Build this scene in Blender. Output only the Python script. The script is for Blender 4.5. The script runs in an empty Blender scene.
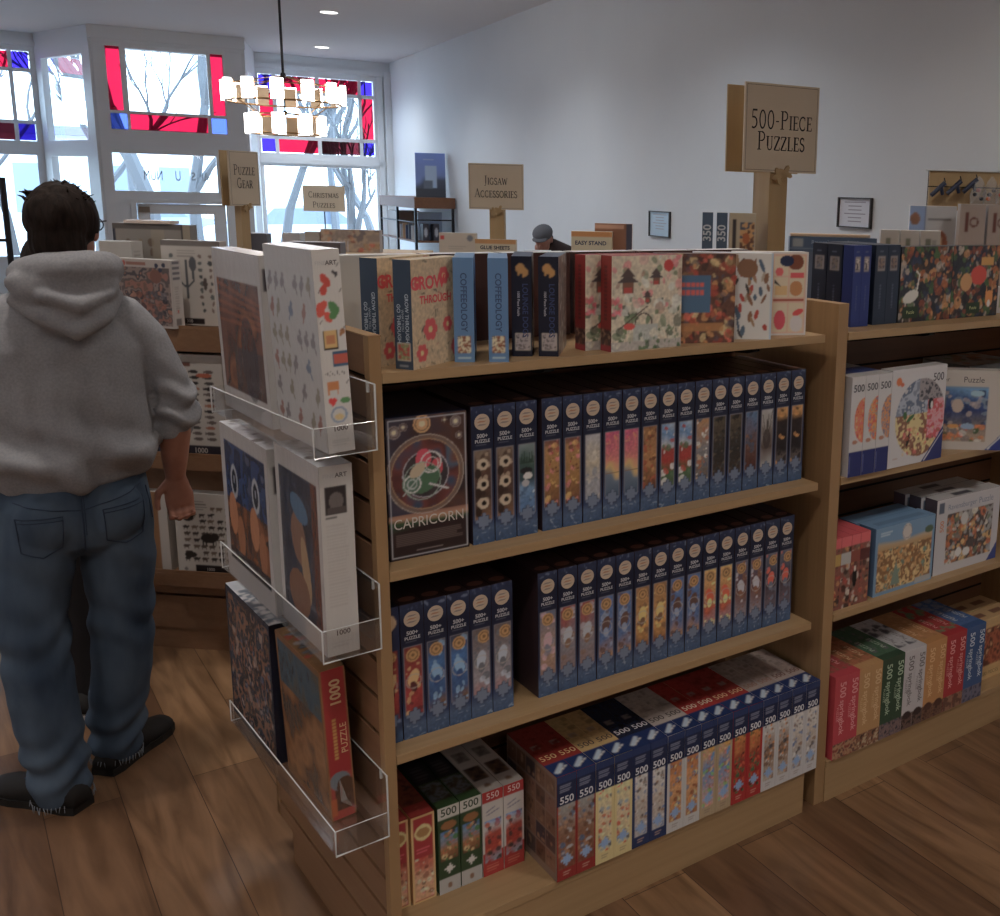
import bpy, bmesh, math, random
import numpy as np
from mathutils import Vector, Matrix, noise
from mathutils.bvhtree import BVHTree

S = bpy.context.scene
COL = S.collection
PI = math.pi

# ------------------------------------------------------------------ colour
def lin(c):
    return tuple((x/255/12.92) if x/255 <= .04045 else ((x/255+.055)/1.055)**2.4 for x in c[:3])
KP = 1.9
SAT = .80
def ink(c):                       # printed colour
    c = lin(c); g = .25*c[0]+.62*c[1]+.13*c[2]
    return tuple(min(.84, KP*max(0, g+(v-g)*SAT)) for v in c)

# ------------------------------------------------------------------ materials
MATS = {}
def mat(name, col=(.5,.5,.5), rough=.5, metal=0, emit=None, es=0, spec=.5, coat=0):
    if name in MATS: return MATS[name]
    m = bpy.data.materials.new(name); m.use_nodes = True
    b = m.node_tree.nodes['Principled BSDF']
    b.inputs['Base Color'].default_value = (*col, 1)
    b.inputs['Roughness'].default_value = rough
    b.inputs['Metallic'].default_value = metal
    b.inputs['Specular IOR Level'].default_value = spec
    b.inputs['Coat Weight'].default_value = coat
    if emit:
        b.inputs['Emission Color'].default_value = (*emit, 1); b.inputs['Emission Strength'].default_value = es
    MATS[name] = m
    return m
def nodes(m): return m.node_tree.nodes, m.node_tree.links, m.node_tree.nodes['Principled BSDF']

def noisy(name, c0, c1, scale=(8,8,8), rough=.5, bump=0, detail=4, spec=.5, dist=.002):
    m = mat(name, c0, rough, spec=spec); n, l, b = nodes(m)
    tc = n.new('ShaderNodeTexCoord'); mp = n.new('ShaderNodeMapping'); mp.inputs['Scale'].default_value = scale
    t = n.new('ShaderNodeTexNoise'); t.inputs['Detail'].default_value = detail; t.inputs['Scale'].default_value = 1
    r = n.new('ShaderNodeValToRGB'); r.color_ramp.elements[0].color = (*c0,1); r.color_ramp.elements[1].color = (*c1,1)
    r.color_ramp.elements[0].position = .3; r.color_ramp.elements[1].position = .7
    l.new(tc.outputs['Object'], mp.inputs[0]); l.new(mp.outputs[0], t.inputs['Vector']); l.new(t.outputs['Fac'], r.inputs[0]); l.new(r.outputs[0], b.inputs['Base Color'])
    if bump:
        bp = n.new('ShaderNodeBump'); bp.inputs['Strength'].default_value = bump; bp.inputs['Distance'].default_value = dist
        l.new(t.outputs['Fac'], bp.inputs['Height']); l.new(bp.outputs[0], b.inputs['Normal'])
    return m

M_PRINT = mat('print', rough=.38, spec=.4); _n,_l,_b = nodes(M_PRINT)
_a = _n.new('ShaderNodeAttribute'); _a.attribute_name = 'Col'; _l.new(_a.outputs['Color'], _b.inputs['Base Color'])
M_SHRINK = mat('shrinkwrapped_print', rough=.2, spec=.5); _n,_l,_b = nodes(M_SHRINK)
_a = _n.new('ShaderNodeAttribute'); _a.attribute_name = 'Col'; _l.new(_a.outputs['Color'], _b.inputs['Base Color'])
_t = _n.new('ShaderNodeTexNoise'); _t.inputs['Scale'].default_value = 14; _bp = _n.new('ShaderNodeBump'); _bp.inputs['Strength'].default_value=.12; _bp.inputs['Distance'].default_value=.01
_l.new(_t.outputs['Fac'], _bp.inputs['Height']); _l.new(_bp.outputs[0], _b.inputs['Normal'])

M_WOODV = noisy('maple_upright', (.42,.265,.135), (.36,.22,.11), (6,90,2.5), .45)      # grain along z
M_WOODH = noisy('maple_shelf', (.47,.315,.17), (.41,.27,.14), (2,60,60), .42)            # grain along x
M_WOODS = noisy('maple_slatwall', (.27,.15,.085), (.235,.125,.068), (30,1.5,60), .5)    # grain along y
M_BACK = noisy('back_panel_wood', (.22,.11,.065), (.19,.095,.055), (1.5,60,40), .5)
M_GROOVE = mat('groove_dark', (.008,.005,.004), .9)
M_BLACK = mat('black_metal', (.012,.012,.014), .4, .6)
M_WALL = noisy('wall_paint', (.76,.79,.82), (.725,.755,.79), (1.2,1.2,1.2), .7, .05, 6)
M_CEIL = noisy('ceiling_paint', (.72,.73,.77), (.70,.71,.75), (1,1,1), .8)
M_TRIM = mat('white_trim_paint', (.80,.83,.86), .45)
M_POST = noisy('birch_plywood', (.50,.36,.20), (.44,.31,.165), (20,20,3), .5)
M_SIGN = mat('sign_card', (.66,.57,.45), .5)
M_BRASS = mat('aged_brass', (.30,.17,.07), .35, .9)
M_IRON = mat('dark_iron', (.03,.03,.035), .45, .7)

# floor
M_FLOOR = mat('wood_plank_floor', (.3,.16,.08), .30, spec=.45); n,l,b = nodes(M_FLOOR)
tc = n.new('ShaderNodeTexCoord'); mp = n.new('ShaderNodeMapping'); mp.inputs['Rotation'].default_value = (0,0,PI/2+.02)
br = n.new('ShaderNodeTexBrick'); br.inputs['Scale'].default_value = 1; br.inputs['Brick Width'].default_value = 1.22; br.inputs['Row Height'].default_value = .19
br.inputs['Mortar Size'].default_value = .0012; br.inputs['Color1'].default_value=(.315,.19,.105,1); br.inputs['Color2'].default_value=(.155,.085,.05,1); br.inputs['Mortar'].default_value=(.05,.025,.015,1); br.offset = .37; br.offset_frequency=2
l.new(tc.outputs['Object'], mp.inputs[0]); l.new(mp.outputs[0], br.inputs['Vector'])
m2 = n.new('ShaderNodeMapping'); m2.inputs['Scale'].default_value = (9,1.1,1); t = n.new('ShaderNodeTexNoise'); t.inputs['Scale'].default_value=1.6; t.inputs['Detail'].default_value=7; t.inputs['Distortion'].default_value=1.2
l.new(tc.outputs['Object'], m2.inputs[0]); l.new(m2.outputs[0], t.inputs['Vector'])
rp = n.new('ShaderNodeValToRGB'); rp.color_ramp.elements[0].color=(.55,.5,.46,1); rp.color_ramp.elements[1].color=(1.15,1.12,1.1,1); rp.color_ramp.elements[0].position=.32; rp.color_ramp.elements[1].position=.66
mx = n.new('ShaderNodeMix'); mx.data_type='RGBA'; mx.blend_type='MULTIPLY'; mx.inputs[0].default_value=1
l.new(t.outputs['Fac'], rp.inputs[0]); l.new(br.outputs['Color'], mx.inputs[6]); l.new(rp.outputs[0], mx.inputs[7]); l.new(mx.outputs[2], b.inputs['Base Color'])
bp = n.new('ShaderNodeBump'); bp.inputs['Strength'].default_value=.25; bp.inputs['Distance'].default_value=.0015
l.new(t.outputs['Fac'], bp.inputs['Height']); l.new(bp.outputs[0], b.inputs['Normal'])

def thin_glass(name, tint=(1,1,1), refl=.08, rough=.02, haze=0):
    m = bpy.data.materials.new(name); m.use_nodes=True; n=m.node_tree.nodes; l=m.node_tree.links; n.clear()
    o=n.new('ShaderNodeOutputMaterial'); tr=n.new('ShaderNodeBsdfTransparent'); tr.inputs[0].default_value=(*tint,1)
    g=n.new('ShaderNodeBsdfGlossy'); g.inputs['Roughness'].default_value=rough; g.inputs[0].default_value=(1,1,1,1)
    lw=n.new('ShaderNodeLayerWeight'); lw.inputs[0].default_value=.25; mu=n.new('ShaderNodeMath'); mu.operation='MULTIPLY_ADD'; mu.inputs[1].default_value=.30; mu.inputs[2].default_value=refl*.25
    mx=n.new('ShaderNodeMixShader'); l.new(lw.outputs['Fresnel'],mu.inputs[0]); l.new(mu.outputs[0],mx.inputs[0]); l.new(tr.outputs[0],mx.inputs[1]); l.new(g.outputs[0],mx.inputs[2])
    last=mx
    if haze:
        df=n.new('ShaderNodeBsdfDiffuse'); df.inputs[0].default_value=(.8,.82,.85,1); m2=n.new('ShaderNodeMixShader'); m2.inputs[0].default_value=haze
        l.new(mx.outputs[0],m2.inputs[1]); l.new(df.outputs[0],m2.inputs[2]); last=m2
    l.new(last.outputs[0],o.inputs[0]); return m
M_GLASS = thin_glass('window_glass')
M_RED = thin_glass('red_stained_glass', (.30,.006,.022))
M_DRED = thin_glass('dark_red_stained_glass', (.07,.008,.012))
M_BLUE = thin_glass('blue_stained_glass', (.03,.014,.26))
M_LBLUE = thin_glass('light_blue_stained_glass', (.055,.08,.33))
M_ACR = thin_glass('clear_acrylic', (.96,.965,.97), .12, .05, .008)
M_ACRE = mat('acrylic_polished_edge', (.75,.78,.8), .15)
M_BAG = thin_glass('clear_bag', (.9,.92,.95), .5, .1, .25)

# ------------------------------------------------------------------ scene objects
def setp(o, label=None, cat=None, group=None, kind=None):
    if label: o['label']=label
    if cat: o['category']=cat
    if group: o['group']=group
    if kind: o['kind']=kind
    return o
def link(o, parent=None):
    COL.objects.link(o)
    if parent: o.parent = parent
    return o
def empty(name, loc=(0,0,0), rz=0, parent=None):
    o = bpy.data.objects.new(name, None); o.empty_display_size=.05; o.location=loc; o.rotation_euler=(0,0,rz); return link(o,parent)

class MB:
    """collects polygons with a material and a printed colour each"""
    def __init__(s): s.v=[]; s.f=[]; s.m=[]; s.c=[]; s.mats=[]
    def mi(s, m):
        if m not in s.mats: s.mats.append(m)
        return s.mats.index(m)
    def poly(s, pts, m, c=(.5,.5,.5)):
        i=len(s.v); s.v+= [tuple(p) for p in pts]; s.f.append(tuple(range(i,i+len(pts)))); s.m.append(s.mi(m)); s.c.append(c); return s
    def mesh(s, vs, fs, m, c=(.5,.5,.5)):
        i=len(s.v); s.v+=[tuple(p) for p in vs]; k=s.mi(m)
        for f in fs: s.f.append(tuple(j+i for j in f)); s.m.append(k); s.c.append(c)
        return s
    def box(s, x0,x1,y0,y1,z0,z1, m, c=(.5,.5,.5), bev=0):
        if bev:
            bm=bmesh.new(); bmesh.ops.create_cube(bm,size=1)
            for v in bm.verts: v.co=Vector(((x0+x1)/2+v.co.x*(x1-x0),(y0+y1)/2+v.co.y*(y1-y0),(z0+z1)/2+v.co.z*(z1-z0)))
            bmesh.ops.bevel(bm,geom=bm.edges[:],offset=bev,segments=2,affect='EDGES',profile=.5)
            bm.verts.index_update(); s.mesh([v.co for v in bm.verts],[[q.index for q in f.verts] for f in bm.faces],m,c); bm.free(); return s
        v=[(x,y,z) for z in (z0,z1) for y in (y0,y1) for x in (x0,x1)]
        return s.mesh(v,[(0,2,3,1),(4,5,7,6),(0,1,5,4),(2,6,7,3),(0,4,6,2),(1,3,7,5)],m,c)
    def prism(s, poly, axis, a0, a1, m, c=(.5,.5,.5)):
        def P(p,a): return {'x':(a,p[0],p[1]),'y':(p[0],a,p[1]),'z':(p[0],p[1],a)}[axis]
        n=len(poly); v=[P(p,a0) for p in poly]+[P(p,a1) for p in poly]
        return s.mesh(v,[tuple(range(n))[::-1],tuple(range(n,2*n))]+[(i,(i+1)%n,(i+1)%n+n,i+n) for i in range(n)],m,c)
    def tube(s, pts, r, m, c=(.5,.5,.5), seg=8, cap=True):
        pts=[Vector(p) for p in pts]; rs=r if isinstance(r,(list,tuple)) else [r]*len(pts); v=[];f=[]
        up=Vector((0,0,1)) if abs((pts[1]-pts[0]).normalized().z)<.9 else Vector((1,0,0))
        for i,p in enumerate(pts):
            d=(pts[min(i+1,len(pts)-1)]-pts[max(i-1,0)]).normalized(); a=d.cross(up).normalized(); b=a.cross(d)
            rr=rs[i]; ra,rb=(rr if isinstance(rr,tuple) else (rr,rr))
            for k in range(seg): t=2*PI*k/seg; v.append(p+a*ra*math.cos(t)+b*rb*math.sin(t))
        for i in range(len(pts)-1):
            for k in range(seg): f.append((i*seg+k,i*seg+(k+1)%seg,(i+1)*seg+(k+1)%seg,(i+1)*seg+k))
        if cap: f.append(tuple(range(seg))[::-1]); f.append(tuple(range((len(pts)-1)*seg,len(pts)*seg)))
        return s.mesh(v,f,m,c)
    def ell(s, c0, r, m, c=(.5,.5,.5), seg=16, rings=10, rot=None):
        v=[];f=[]; R=rot or Matrix.Identity(3)
        for i in range(rings+1):
            a=PI*i/rings
            for k in range(seg):
                t=2*PI*k/seg; v.append(Vector(c0)+R@Vector((r[0]*math.sin(a)*math.cos(t),r[1]*math.sin(a)*math.sin(t),r[2]*math.cos(a))))
        for i in range(rings):
            for k in range(seg): f.append((i*seg+k,(i+1)*seg+k,(i+1)*seg+(k+1)%seg,i*seg+(k+1)%seg))
        return s.mesh(v,f,m,c)
    def data(s, name, smooth=False):
        me=bpy.data.meshes.new(name); me.from_pydata(s.v,[],s.f)
        for m in s.mats: me.materials.append(m)
        me.polygons.foreach_set('material_index', s.m)
        at=me.color_attributes.new('Col','FLOAT_COLOR','CORNER'); buf=[]
        for f,c in zip(s.f,s.c): buf+= [c[0],c[1],c[2],1.0]*len(f)
        at.data.foreach_set('color',buf)
        if smooth: me.polygons.foreach_set('use_smooth',[True]*len(s.f))
        me.validate(); me.update(); return me
    def build(s, name, parent=None, smooth=False, loc=None, rz=None):
        o=bpy.data.objects.new(name,s.data(name,smooth)); link(o,parent)
        if loc is not None: o.location=loc
        if rz is not None: o.rotation_euler=(0,0,rz)
        return o

def dup(root, **kw):
    r=root.copy(); COL.objects.link(r)
    for ch in list(root.children):
        c=ch.copy(); COL.objects.link(c); c.parent=r; c.matrix_parent_inverse=ch.matrix_parent_inverse
        for g in list(ch.children):
            d=g.copy(); COL.objects.link(d); d.parent=c
    return r

# ------------------------------------------------------------------ printed artwork
class Cv:
    def __init__(s, w, h, res=.0025, bg=(200,200,200)):
        s.w,s.h=w,h; s.nx=max(2,round(w/res)); s.ny=max(2,round(h/res))
        s.X,s.Y=np.meshgrid(np.linspace(0,w,s.nx+1),np.linspace(0,h,s.ny+1)); s.a=np.zeros(s.X.shape+(3,)); s.a[:]=ink(bg)
    def put(s, mask, c, al=1):
        s.a[mask]=s.a[mask]*(1-al)+np.array(ink(c))*al; return s
    def rm(s,x0,y0,x1,y1): return (s.X>=x0)&(s.X<=x1)&(s.Y>=y0)&(s.Y<=y1)
    def rect(s,x0,y0,x1,y1,c,al=1): return s.put(s.rm(x0,y0,x1,y1),c,al)
    def em(s,cx,cy,rx,ry,rot=0):
        ca,sa=math.cos(rot),math.sin(rot); x=s.X-cx;y=s.Y-cy; return ((x*ca+y*sa)/rx)**2+((-x*sa+y*ca)/ry)**2
    def ell(s,cx,cy,rx,ry,c,rot=0,al=1): return s.put(s.em(cx,cy,rx,ry,rot)<=1,c,al)
    def ring(s,cx,cy,r,w,c,al=1):
        d=np.hypot(s.X-cx,s.Y-cy); return s.put(abs(d-r)<=w/2,c,al)
    def line(s,x0,y0,x1,y1,w,c,al=1):
        dx,dy=x1-x0,y1-y0; L=dx*dx+dy*dy+1e-12; t=np.clip(((s.X-x0)*dx+(s.Y-y0)*dy)/L,0,1)
        return s.put(np.hypot(s.X-x0-t*dx,s.Y-y0-t*dy)<=w/2,c,al)
    def tri(s,p,c):
        m=np.ones(s.X.shape,bool)
        for i in range(len(p)):
            a,b=p[i],p[(i+1)%len(p)]; m&=((b[0]-a[0])*(s.Y-a[1])-(b[1]-a[1])*(s.X-a[0]))>=0
        return s.put(m,c)
    def vn(s,scale,seed):
        r=np.random.RandomState(seed); gx=int(s.w/scale)+3; gy=int(s.h/scale)+3; g=r.rand(gy,gx)
        x=s.X/scale;y=s.Y/scale; i=x.astype(int);j=y.astype(int); fx=x-i;fy=y-j; fx=fx*fx*(3-2*fx);fy=fy*fy*(3-2*fy)
        return (g[j,i]*(1-fx)+g[j,i+1]*fx)*(1-fy)+(g[j+1,i]*(1-fx)+g[j+1,i+1]*fx)*fy
    def paint(s,mask,cols,scale,seed,soft=False):
        v=(s.vn(scale,seed)*.6+s.vn(scale*.45,seed+7)*.4); v=(v-v.min())/(np.ptp(v)+1e-9)*.999
        C=np.array([ink(c) for c in cols]); n=len(cols)
        if soft: q=v*(n-1); i=q.astype(int); f=(q-i)[...,None]; r=C[i]*(1-f)+C[np.minimum(i+1,n-1)]*f
        else: r=C[(v*n).astype(int)]
        s.a[mask]=r[mask]; return s
    def bands(s,x0,y0,x1,y1,st,seed=0,amp=.15):
        m=s.rm(x0,y0,x1,y1); t=(s.Y-y0)/(y1-y0)+(s.vn((x1-x0)*.5,seed)-.5)*amp; t=np.clip(t,0,1)
        ts=[q[0] for q in st]; C=np.array([ink(q[1]) for q in st])
        r=np.stack([np.interp(t,ts,C[:,k]) for k in range(3)],-1); s.a[m]=r[m]; return s
    def speck(s,x0,y0,x1,y1,cols,n,r0,r1,seed=0,asp=1.0):
        r=random.Random(seed)
        for i in range(n):
            a=r.uniform(r0,r1)*(.55 if i>n*.7 else 1); s_=(s.em(r.uniform(x0,x1),r.uniform(y0,y1),a,a*r.uniform(.5,1)*asp,r.uniform(0,3))<=1)&s.rm(x0,y0,x1,y1); s.put(s_,r.choice(cols),r.uniform(.6,.95))
        m=s.rm(x0,y0,x1,y1); k=(.80+.40*s.vn(max(.004,r0*.8),seed+31))[...,None]; s.a[m]=(s.a*k)[m]
        return s
    def lines_text(s,x0,y0,x1,y1,n,c,al=.5,seed=1,fill=.75):
        r=random.Random(seed); dy=(y1-y0)/n
        for i in range(n):
            y=y0+(i+.3)*dy; s.rect(x0,y,x0+(x1-x0)*r.uniform(fill,1),y+dy*.4,c,al)
        return s
    def frame(s,x0,y0,x1,y1,w,c):
        for q in ((x0,y0,x1,y0+w),(x0,y1-w,x1,y1),(x0,y0,x0+w,y1),(x1-w,y0,x1,y1)): s.rect(*q,c)
        return s
def jig(cv,cx,cy,r,c,edge=None):     # jigsaw piece silhouette
    def one(k,cc):
        cv.rect(cx-r*k,cy-r*k,cx+r*k,cy+r*k,cc)
        for dx,dy in ((.1,1.3),(1.3,-.1),(-.1,-1.25),(-1.3,.15)): cv.ell(cx+dx*r,cy+dy*r,r*.36*k,r*.36*k,cc)
    if edge: one(1.2,edge)
    one(.95,c)

THEMES = {
 'owl': ([(0,(120,85,60)),(.3,(60,45,40)),(.7,(80,55,45)),(1,(110,95,80))],[(45,32,30),(75,55,45),(150,130,110)],'eyes'),
 'lake': ([(0,(60,95,140)),(.35,(90,125,160)),(.5,(40,60,70)),(.75,(50,75,70)),(1,(120,135,140))],[(150,170,190),(60,85,120)],'birds'),
 'bloom': ([(0,(90,50,40)),(.4,(140,100,50)),(.8,(150,110,60)),(1,(110,70,60))],[(190,150,80),(150,60,60),(90,50,40),(200,110,110)],'blobs'),
 'polar': ([(0,(130,135,145)),(.3,(140,140,145)),(.6,(160,150,130)),(1,(150,150,155))],[(170,165,155),(120,125,135)],'soft'),
 'sunset': ([(0,(60,80,100)),(.28,(90,105,125)),(.4,(180,150,90)),(.55,(190,110,100)),(1,(170,70,105))],[(200,120,90),(190,80,100)],'horizon'),
 'autumn': ([(0,(80,50,35)),(.5,(150,105,60)),(1,(130,90,55))],[(170,125,70),(100,60,40),(150,70,45)],'blobs'),
 'alps': ([(0,(70,90,60)),(.25,(60,90,60)),(.4,(150,45,40)),(.6,(140,50,45)),(.65,(150,155,160)),(.85,(80,120,165)),(1,(130,150,170))],[(160,60,50),(70,100,70),(180,180,180)],'soft'),
 'town': ([(0,(90,75,60)),(.5,(110,110,115)),(1,(150,110,70))],[(170,150,120),(80,85,100),(150,90,60),(200,190,170)],'blobs'),
 'forest': ([(0,(60,45,35)),(.5,(40,38,38)),(1,(75,65,50))],[(30,30,32),(80,70,55),(55,60,60)],'blobs'),
 'stag': ([(0,(70,35,30)),(.5,(90,60,50)),(1,(70,100,135))],[(110,75,60),(60,70,90)],'soft'),
 'winter': ([(0,(140,140,140)),(.4,(75,60,55)),(.7,(120,115,110)),(1,(150,150,150))],[(50,45,45),(160,155,150)],'branches'),
 'night': ([(0,(90,80,75)),(.3,(30,25,30)),(.75,(40,30,30)),(1,(190,135,70))],[(170,120,60),(30,25,28)],'soft'),
 'z_red': ([(0,(120,40,45)),(.3,(150,50,50)),(1,(110,45,40))],[(190,150,100),(140,50,45),(80,35,40)],'zodiac'),
 'z_blue': ([(0,(110,80,60)),(.2,(45,75,120)),(.7,(50,95,150)),(1,(60,55,60))],[(110,150,190),(40,70,120)],'zodiac'),
 'z_pearl': ([(0,(140,100,100)),(.3,(130,125,135)),(1,(90,80,80))],[(150,160,175),(90,95,105)],'zodiac'),
 'z_tan': ([(0,(130,100,90)),(.4,(150,120,95)),(1,(85,95,120))],[(170,140,150),(110,110,130)],'zodiac'),
 'z_grey': ([(0,(120,90,80)),(.4,(110,110,120)),(1,(140,50,40))],[(150,155,165),(120,90,70)],'zodiac'),
 'z_sea': ([(0,(150,110,70)),(.3,(70,95,140)),(1,(70,100,150))],[(90,65,60),(120,135,160)],'zodiac'),
 'z_gold': ([(0,(100,55,45)),(.4,(180,130,60)),(1,(140,100,60))],[(200,160,90),(110,80,60)],'zodiac'),
 'z_fire': ([(0,(130,130,140)),(.3,(160,70,50)),(1,(190,150,80))],[(200,80,50),(220,180,110)],'zodiac'),
 'z_silver': ([(0,(120,115,125)),(.5,(100,60,50)),(1,(70,80,110))],[(160,160,170),(120,80,60)],'zodiac'),
 'z_dark': ([(0,(90,80,90)),(.5,(60,45,55)),(1,(80,90,110))],[(190,80,60),(90,100,120)],'zodiac'),
 'xwood': ([(0,(110,60,45)),(.5,(120,85,65)),(1,(130,130,130))],[(150,150,155),(90,60,45),(150,110,80),(70,90,120)],'blobs'),
 'xmap': ([(0,(190,170,120)),(.5,(180,160,130)),(1,(195,175,130))],[(190,60,45),(170,90,60),(210,190,140),(120,140,160),(60,70,90)],'blobs'),
 'xnews': ([(0,(150,150,155)),(.5,(160,150,140)),(1,(190,190,190))],[(130,100,80),(90,110,150),(200,200,200),(70,60,60)],'blobs'),
 'xtown': ([(0,(150,100,60)),(.5,(180,130,80)),(1,(160,100,60))],[(120,60,40),(200,170,120),(90,110,140),(190,120,60)],'blobs'),
 'xcandy': ([(0,(190,140,110)),(.6,(80,120,170)),(1,(190,140,60))],[(60,130,190),(110,160,90),(220,160,120),(150,90,60),(210,120,110)],'blobs'),
 'xred': ([(0,(150,35,30)),(.5,(130,45,35)),(1,(190,120,50))],[(60,35,30),(180,70,40),(60,90,60)],'blobs'),
 'xcat': ([(0,(150,140,130)),(.5,(130,100,80)),(1,(170,170,170))],[(190,120,60),(60,60,70),(200,190,180),(110,80,60)],'blobs'),
 'xcook': ([(0,(190,140,100)),(.5,(180,140,110)),(1,(170,60,50))],[(120,50,40),(220,190,150),(210,120,110),(150,110,70),(90,50,40)],'blobs'),
 'xzoo': ([(0,(90,60,40)),(.4,(150,100,60)),(.8,(90,120,150)),(1,(60,100,160))],[(200,160,110),(60,50,45),(170,90,60),(60,110,60)],'blobs'),
 'xcar': ([(0,(120,130,150)),(.35,(150,50,40)),(.6,(150,60,50)),(.8,(160,160,165)),(1,(80,130,190))],[(150,40,35),(180,90,60),(60,50,50)],'blobs'),
}
def picture(cv,x0,y0,x1,y1,theme,seed=0):
    st,cols,kind=THEMES[theme]; w,h=x1-x0,y1-y0; m=cv.rm(x0,y0,x1,y1); a0=cv.a.copy()
    cv.bands(x0,y0,x1,y1,st,seed,.2)
    if kind=='blobs': cv.speck(x0,y0,x1,y1,cols,int(26*max(1,h/w/2.2)),w*.07,w*.2,seed)
    elif kind=='eyes':
        cv.speck(x0,y0,x1,y1,cols,30,w*.06,w*.18,seed)
        for q in (.8,.52,.25): cv.ell(x0+w*.5,y0+h*q,w*.36,w*.34,(165,150,130)); cv.ell(x0+w*.55,y0+h*q,w*.15,w*.15,(30,22,22)); cv.ell(x0+w*.2,y0+h*(q-.12),w*.2,w*.3,(50,35,30))
    elif kind=='birds':
        cv.speck(x0,y0,x1,y0+h*.4,cols,20,w*.05,w*.15,seed)
        for k in range(7): xx=x0+w*k/6; cv.tri([(xx-w*.09,y0+h*.72),(xx+w*.09,y0+h*.72),(xx,y0+h*(.86+.03*(k%3)))],(38,58,50))
        cv.ell(x0+w*.45,y0+h*.62,w*.4,h*.05,(30,30,35)); cv.ell(x0+w*.55,y0+h*.54,w*.3,h*.05,(190,190,190)); cv.ell(x0+w*.4,y0+h*.44,w*.25,h*.05,(150,150,155))
    elif kind=='horizon':
        cv.speck(x0,y0+h*.55,x1,y1,cols,16,w*.1,w*.3,seed,.4); cv.rect(x0,y0+h*.36,x1,y0+h*.375,(120,90,70))
    elif kind=='soft': cv.speck(x0,y0,x1,y1,cols,14,w*.12,w*.3,seed)
    elif kind=='branches':
        cv.ell(x0+w*.5,y0+h*.5,w*.35,h*.17,(60,50,48)); r=random.Random(seed)
        for k in range(12): cv.line(x0+w*.5,y0+h*.45,x0+w*r.random(),y0+h*r.uniform(.6,1),w*.05,(70,62,60))
    elif kind=='zodiac':
        cv.speck(x0,y0,x1,y1,cols,16,w*.08,w*.26,seed); r=random.Random(seed*3+1)
        cx=x0+w*(.5 if seed%3 else .68); cy=y1-w*.5
        cv.ell(cx,cy,w*.4,w*.4,(165,125,75)); cv.ring(cx,cy,w*.27,w*.07,(110,80,50)); cv.ell(cx,cy,w*.1,w*.1,(110,80,50))
        cv.ell(x0+w*.5,y0+h*.55,w*.3,h*.13,cols[0],r.uniform(-.4,.4)); cv.ell(x0+w*.5,y0+h*.42,w*.2,h*.08,cols[-1],r.uniform(-.5,.5))
        cv.ring(x0+w*.5,y0+h*.5,w*.42,w*.06,(150,145,140),.7)
    keep=~m; cv.a[keep]=a0[keep]; return cv

# face maps: (u,v) on a face of a box w x d x h whose origin is the middle of its front foot
def fmap(face,w,d,h,e=.0005):
    return {'front':lambda u,v:(u-w/2,-e,v),'left':lambda u,v:(-w/2-e,d-u,v),'right':lambda u,v:(w/2+e,u,v),
            'top':lambda u,v:(u-w/2,v,h+e),'back':lambda u,v:(w/2-u,d+e,v)}[face]
FLAT=lambda u,v:(u,0,v)
def cv_mesh(cv,fm,name,material=M_PRINT):
    A=cv.a
    for _ in range(1):
        P_=np.pad(A,((1,1),(1,1),(0,0)),'edge'); A=(P_[:-2,1:-1]+P_[2:,1:-1]+P_[1:-1,:-2]+P_[1:-1,2:]+4*A)/8
    ny,nx=cv.X.shape; xs=cv.X.ravel(); ys=cv.Y.ravel(); vs=[fm(float(x),float(y)) for x,y in zip(xs,ys)]
    i=np.arange((ny-1)*nx).reshape(ny-1,nx)[:,:-1].ravel(); F=np.stack([i,i+1,i+nx+1,i+nx],1)
    me=bpy.data.meshes.new(name); me.from_pydata(vs,[],F.tolist())
    at=me.color_attributes.new('Col','FLOAT_COLOR','POINT'); at.data.foreach_set('color',np.concatenate([A.reshape(-1,3),np.ones((len(vs),1))],1).ravel())
    me.materials.append(material); return me

# ------------------------------------------------------------------ lettering
_tc={}
def glyphs(s,size=1,bold=0,align='CENTER',spacing=1):
    k=(s,bold,align,spacing)
    if k not in _tc:
        c=bpy.data.curves.new('t','FONT'); c.body=s; c.size=1; c.offset=bold; c.align_x=align; c.align_y='CENTER'; c.resolution_u=3; c.space_character=spacing
        o=bpy.data.objects.new('t',c); COL.objects.link(o); bpy.context.view_layer.update()
        me=bpy.data.meshes.new_from_object(o.evaluated_get(bpy.context.evaluated_depsgraph_get()))
        _tc[k]=([v.co.xy.copy() for v in me.vertices],[list(p.vertices) for p in me.polygons])
        bpy.data.objects.remove(o); bpy.data.curves.remove(c); bpy.data.meshes.remove(me)
    v,f=_tc[k]; return [(p[0]*size,p[1]*size) for p in v],f
def put_text(mb,fm,s,u,v,size,col,rot=0,bold=0,material=M_PRINT,sx=1,serif=False,spacing=1,align='CENTER'):
    vs,fs=(serif_text(s,size) if serif else glyphs(s,size,bold,align,spacing)); ca,sa=math.cos(rot),math.sin(rot)
    mb.mesh([fm(u+(x*sx)*ca-y*sa, v+(x*sx)*sa+y*ca) for x,y in vs],fs,material,ink(col) if max(col)>1 else col)

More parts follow.
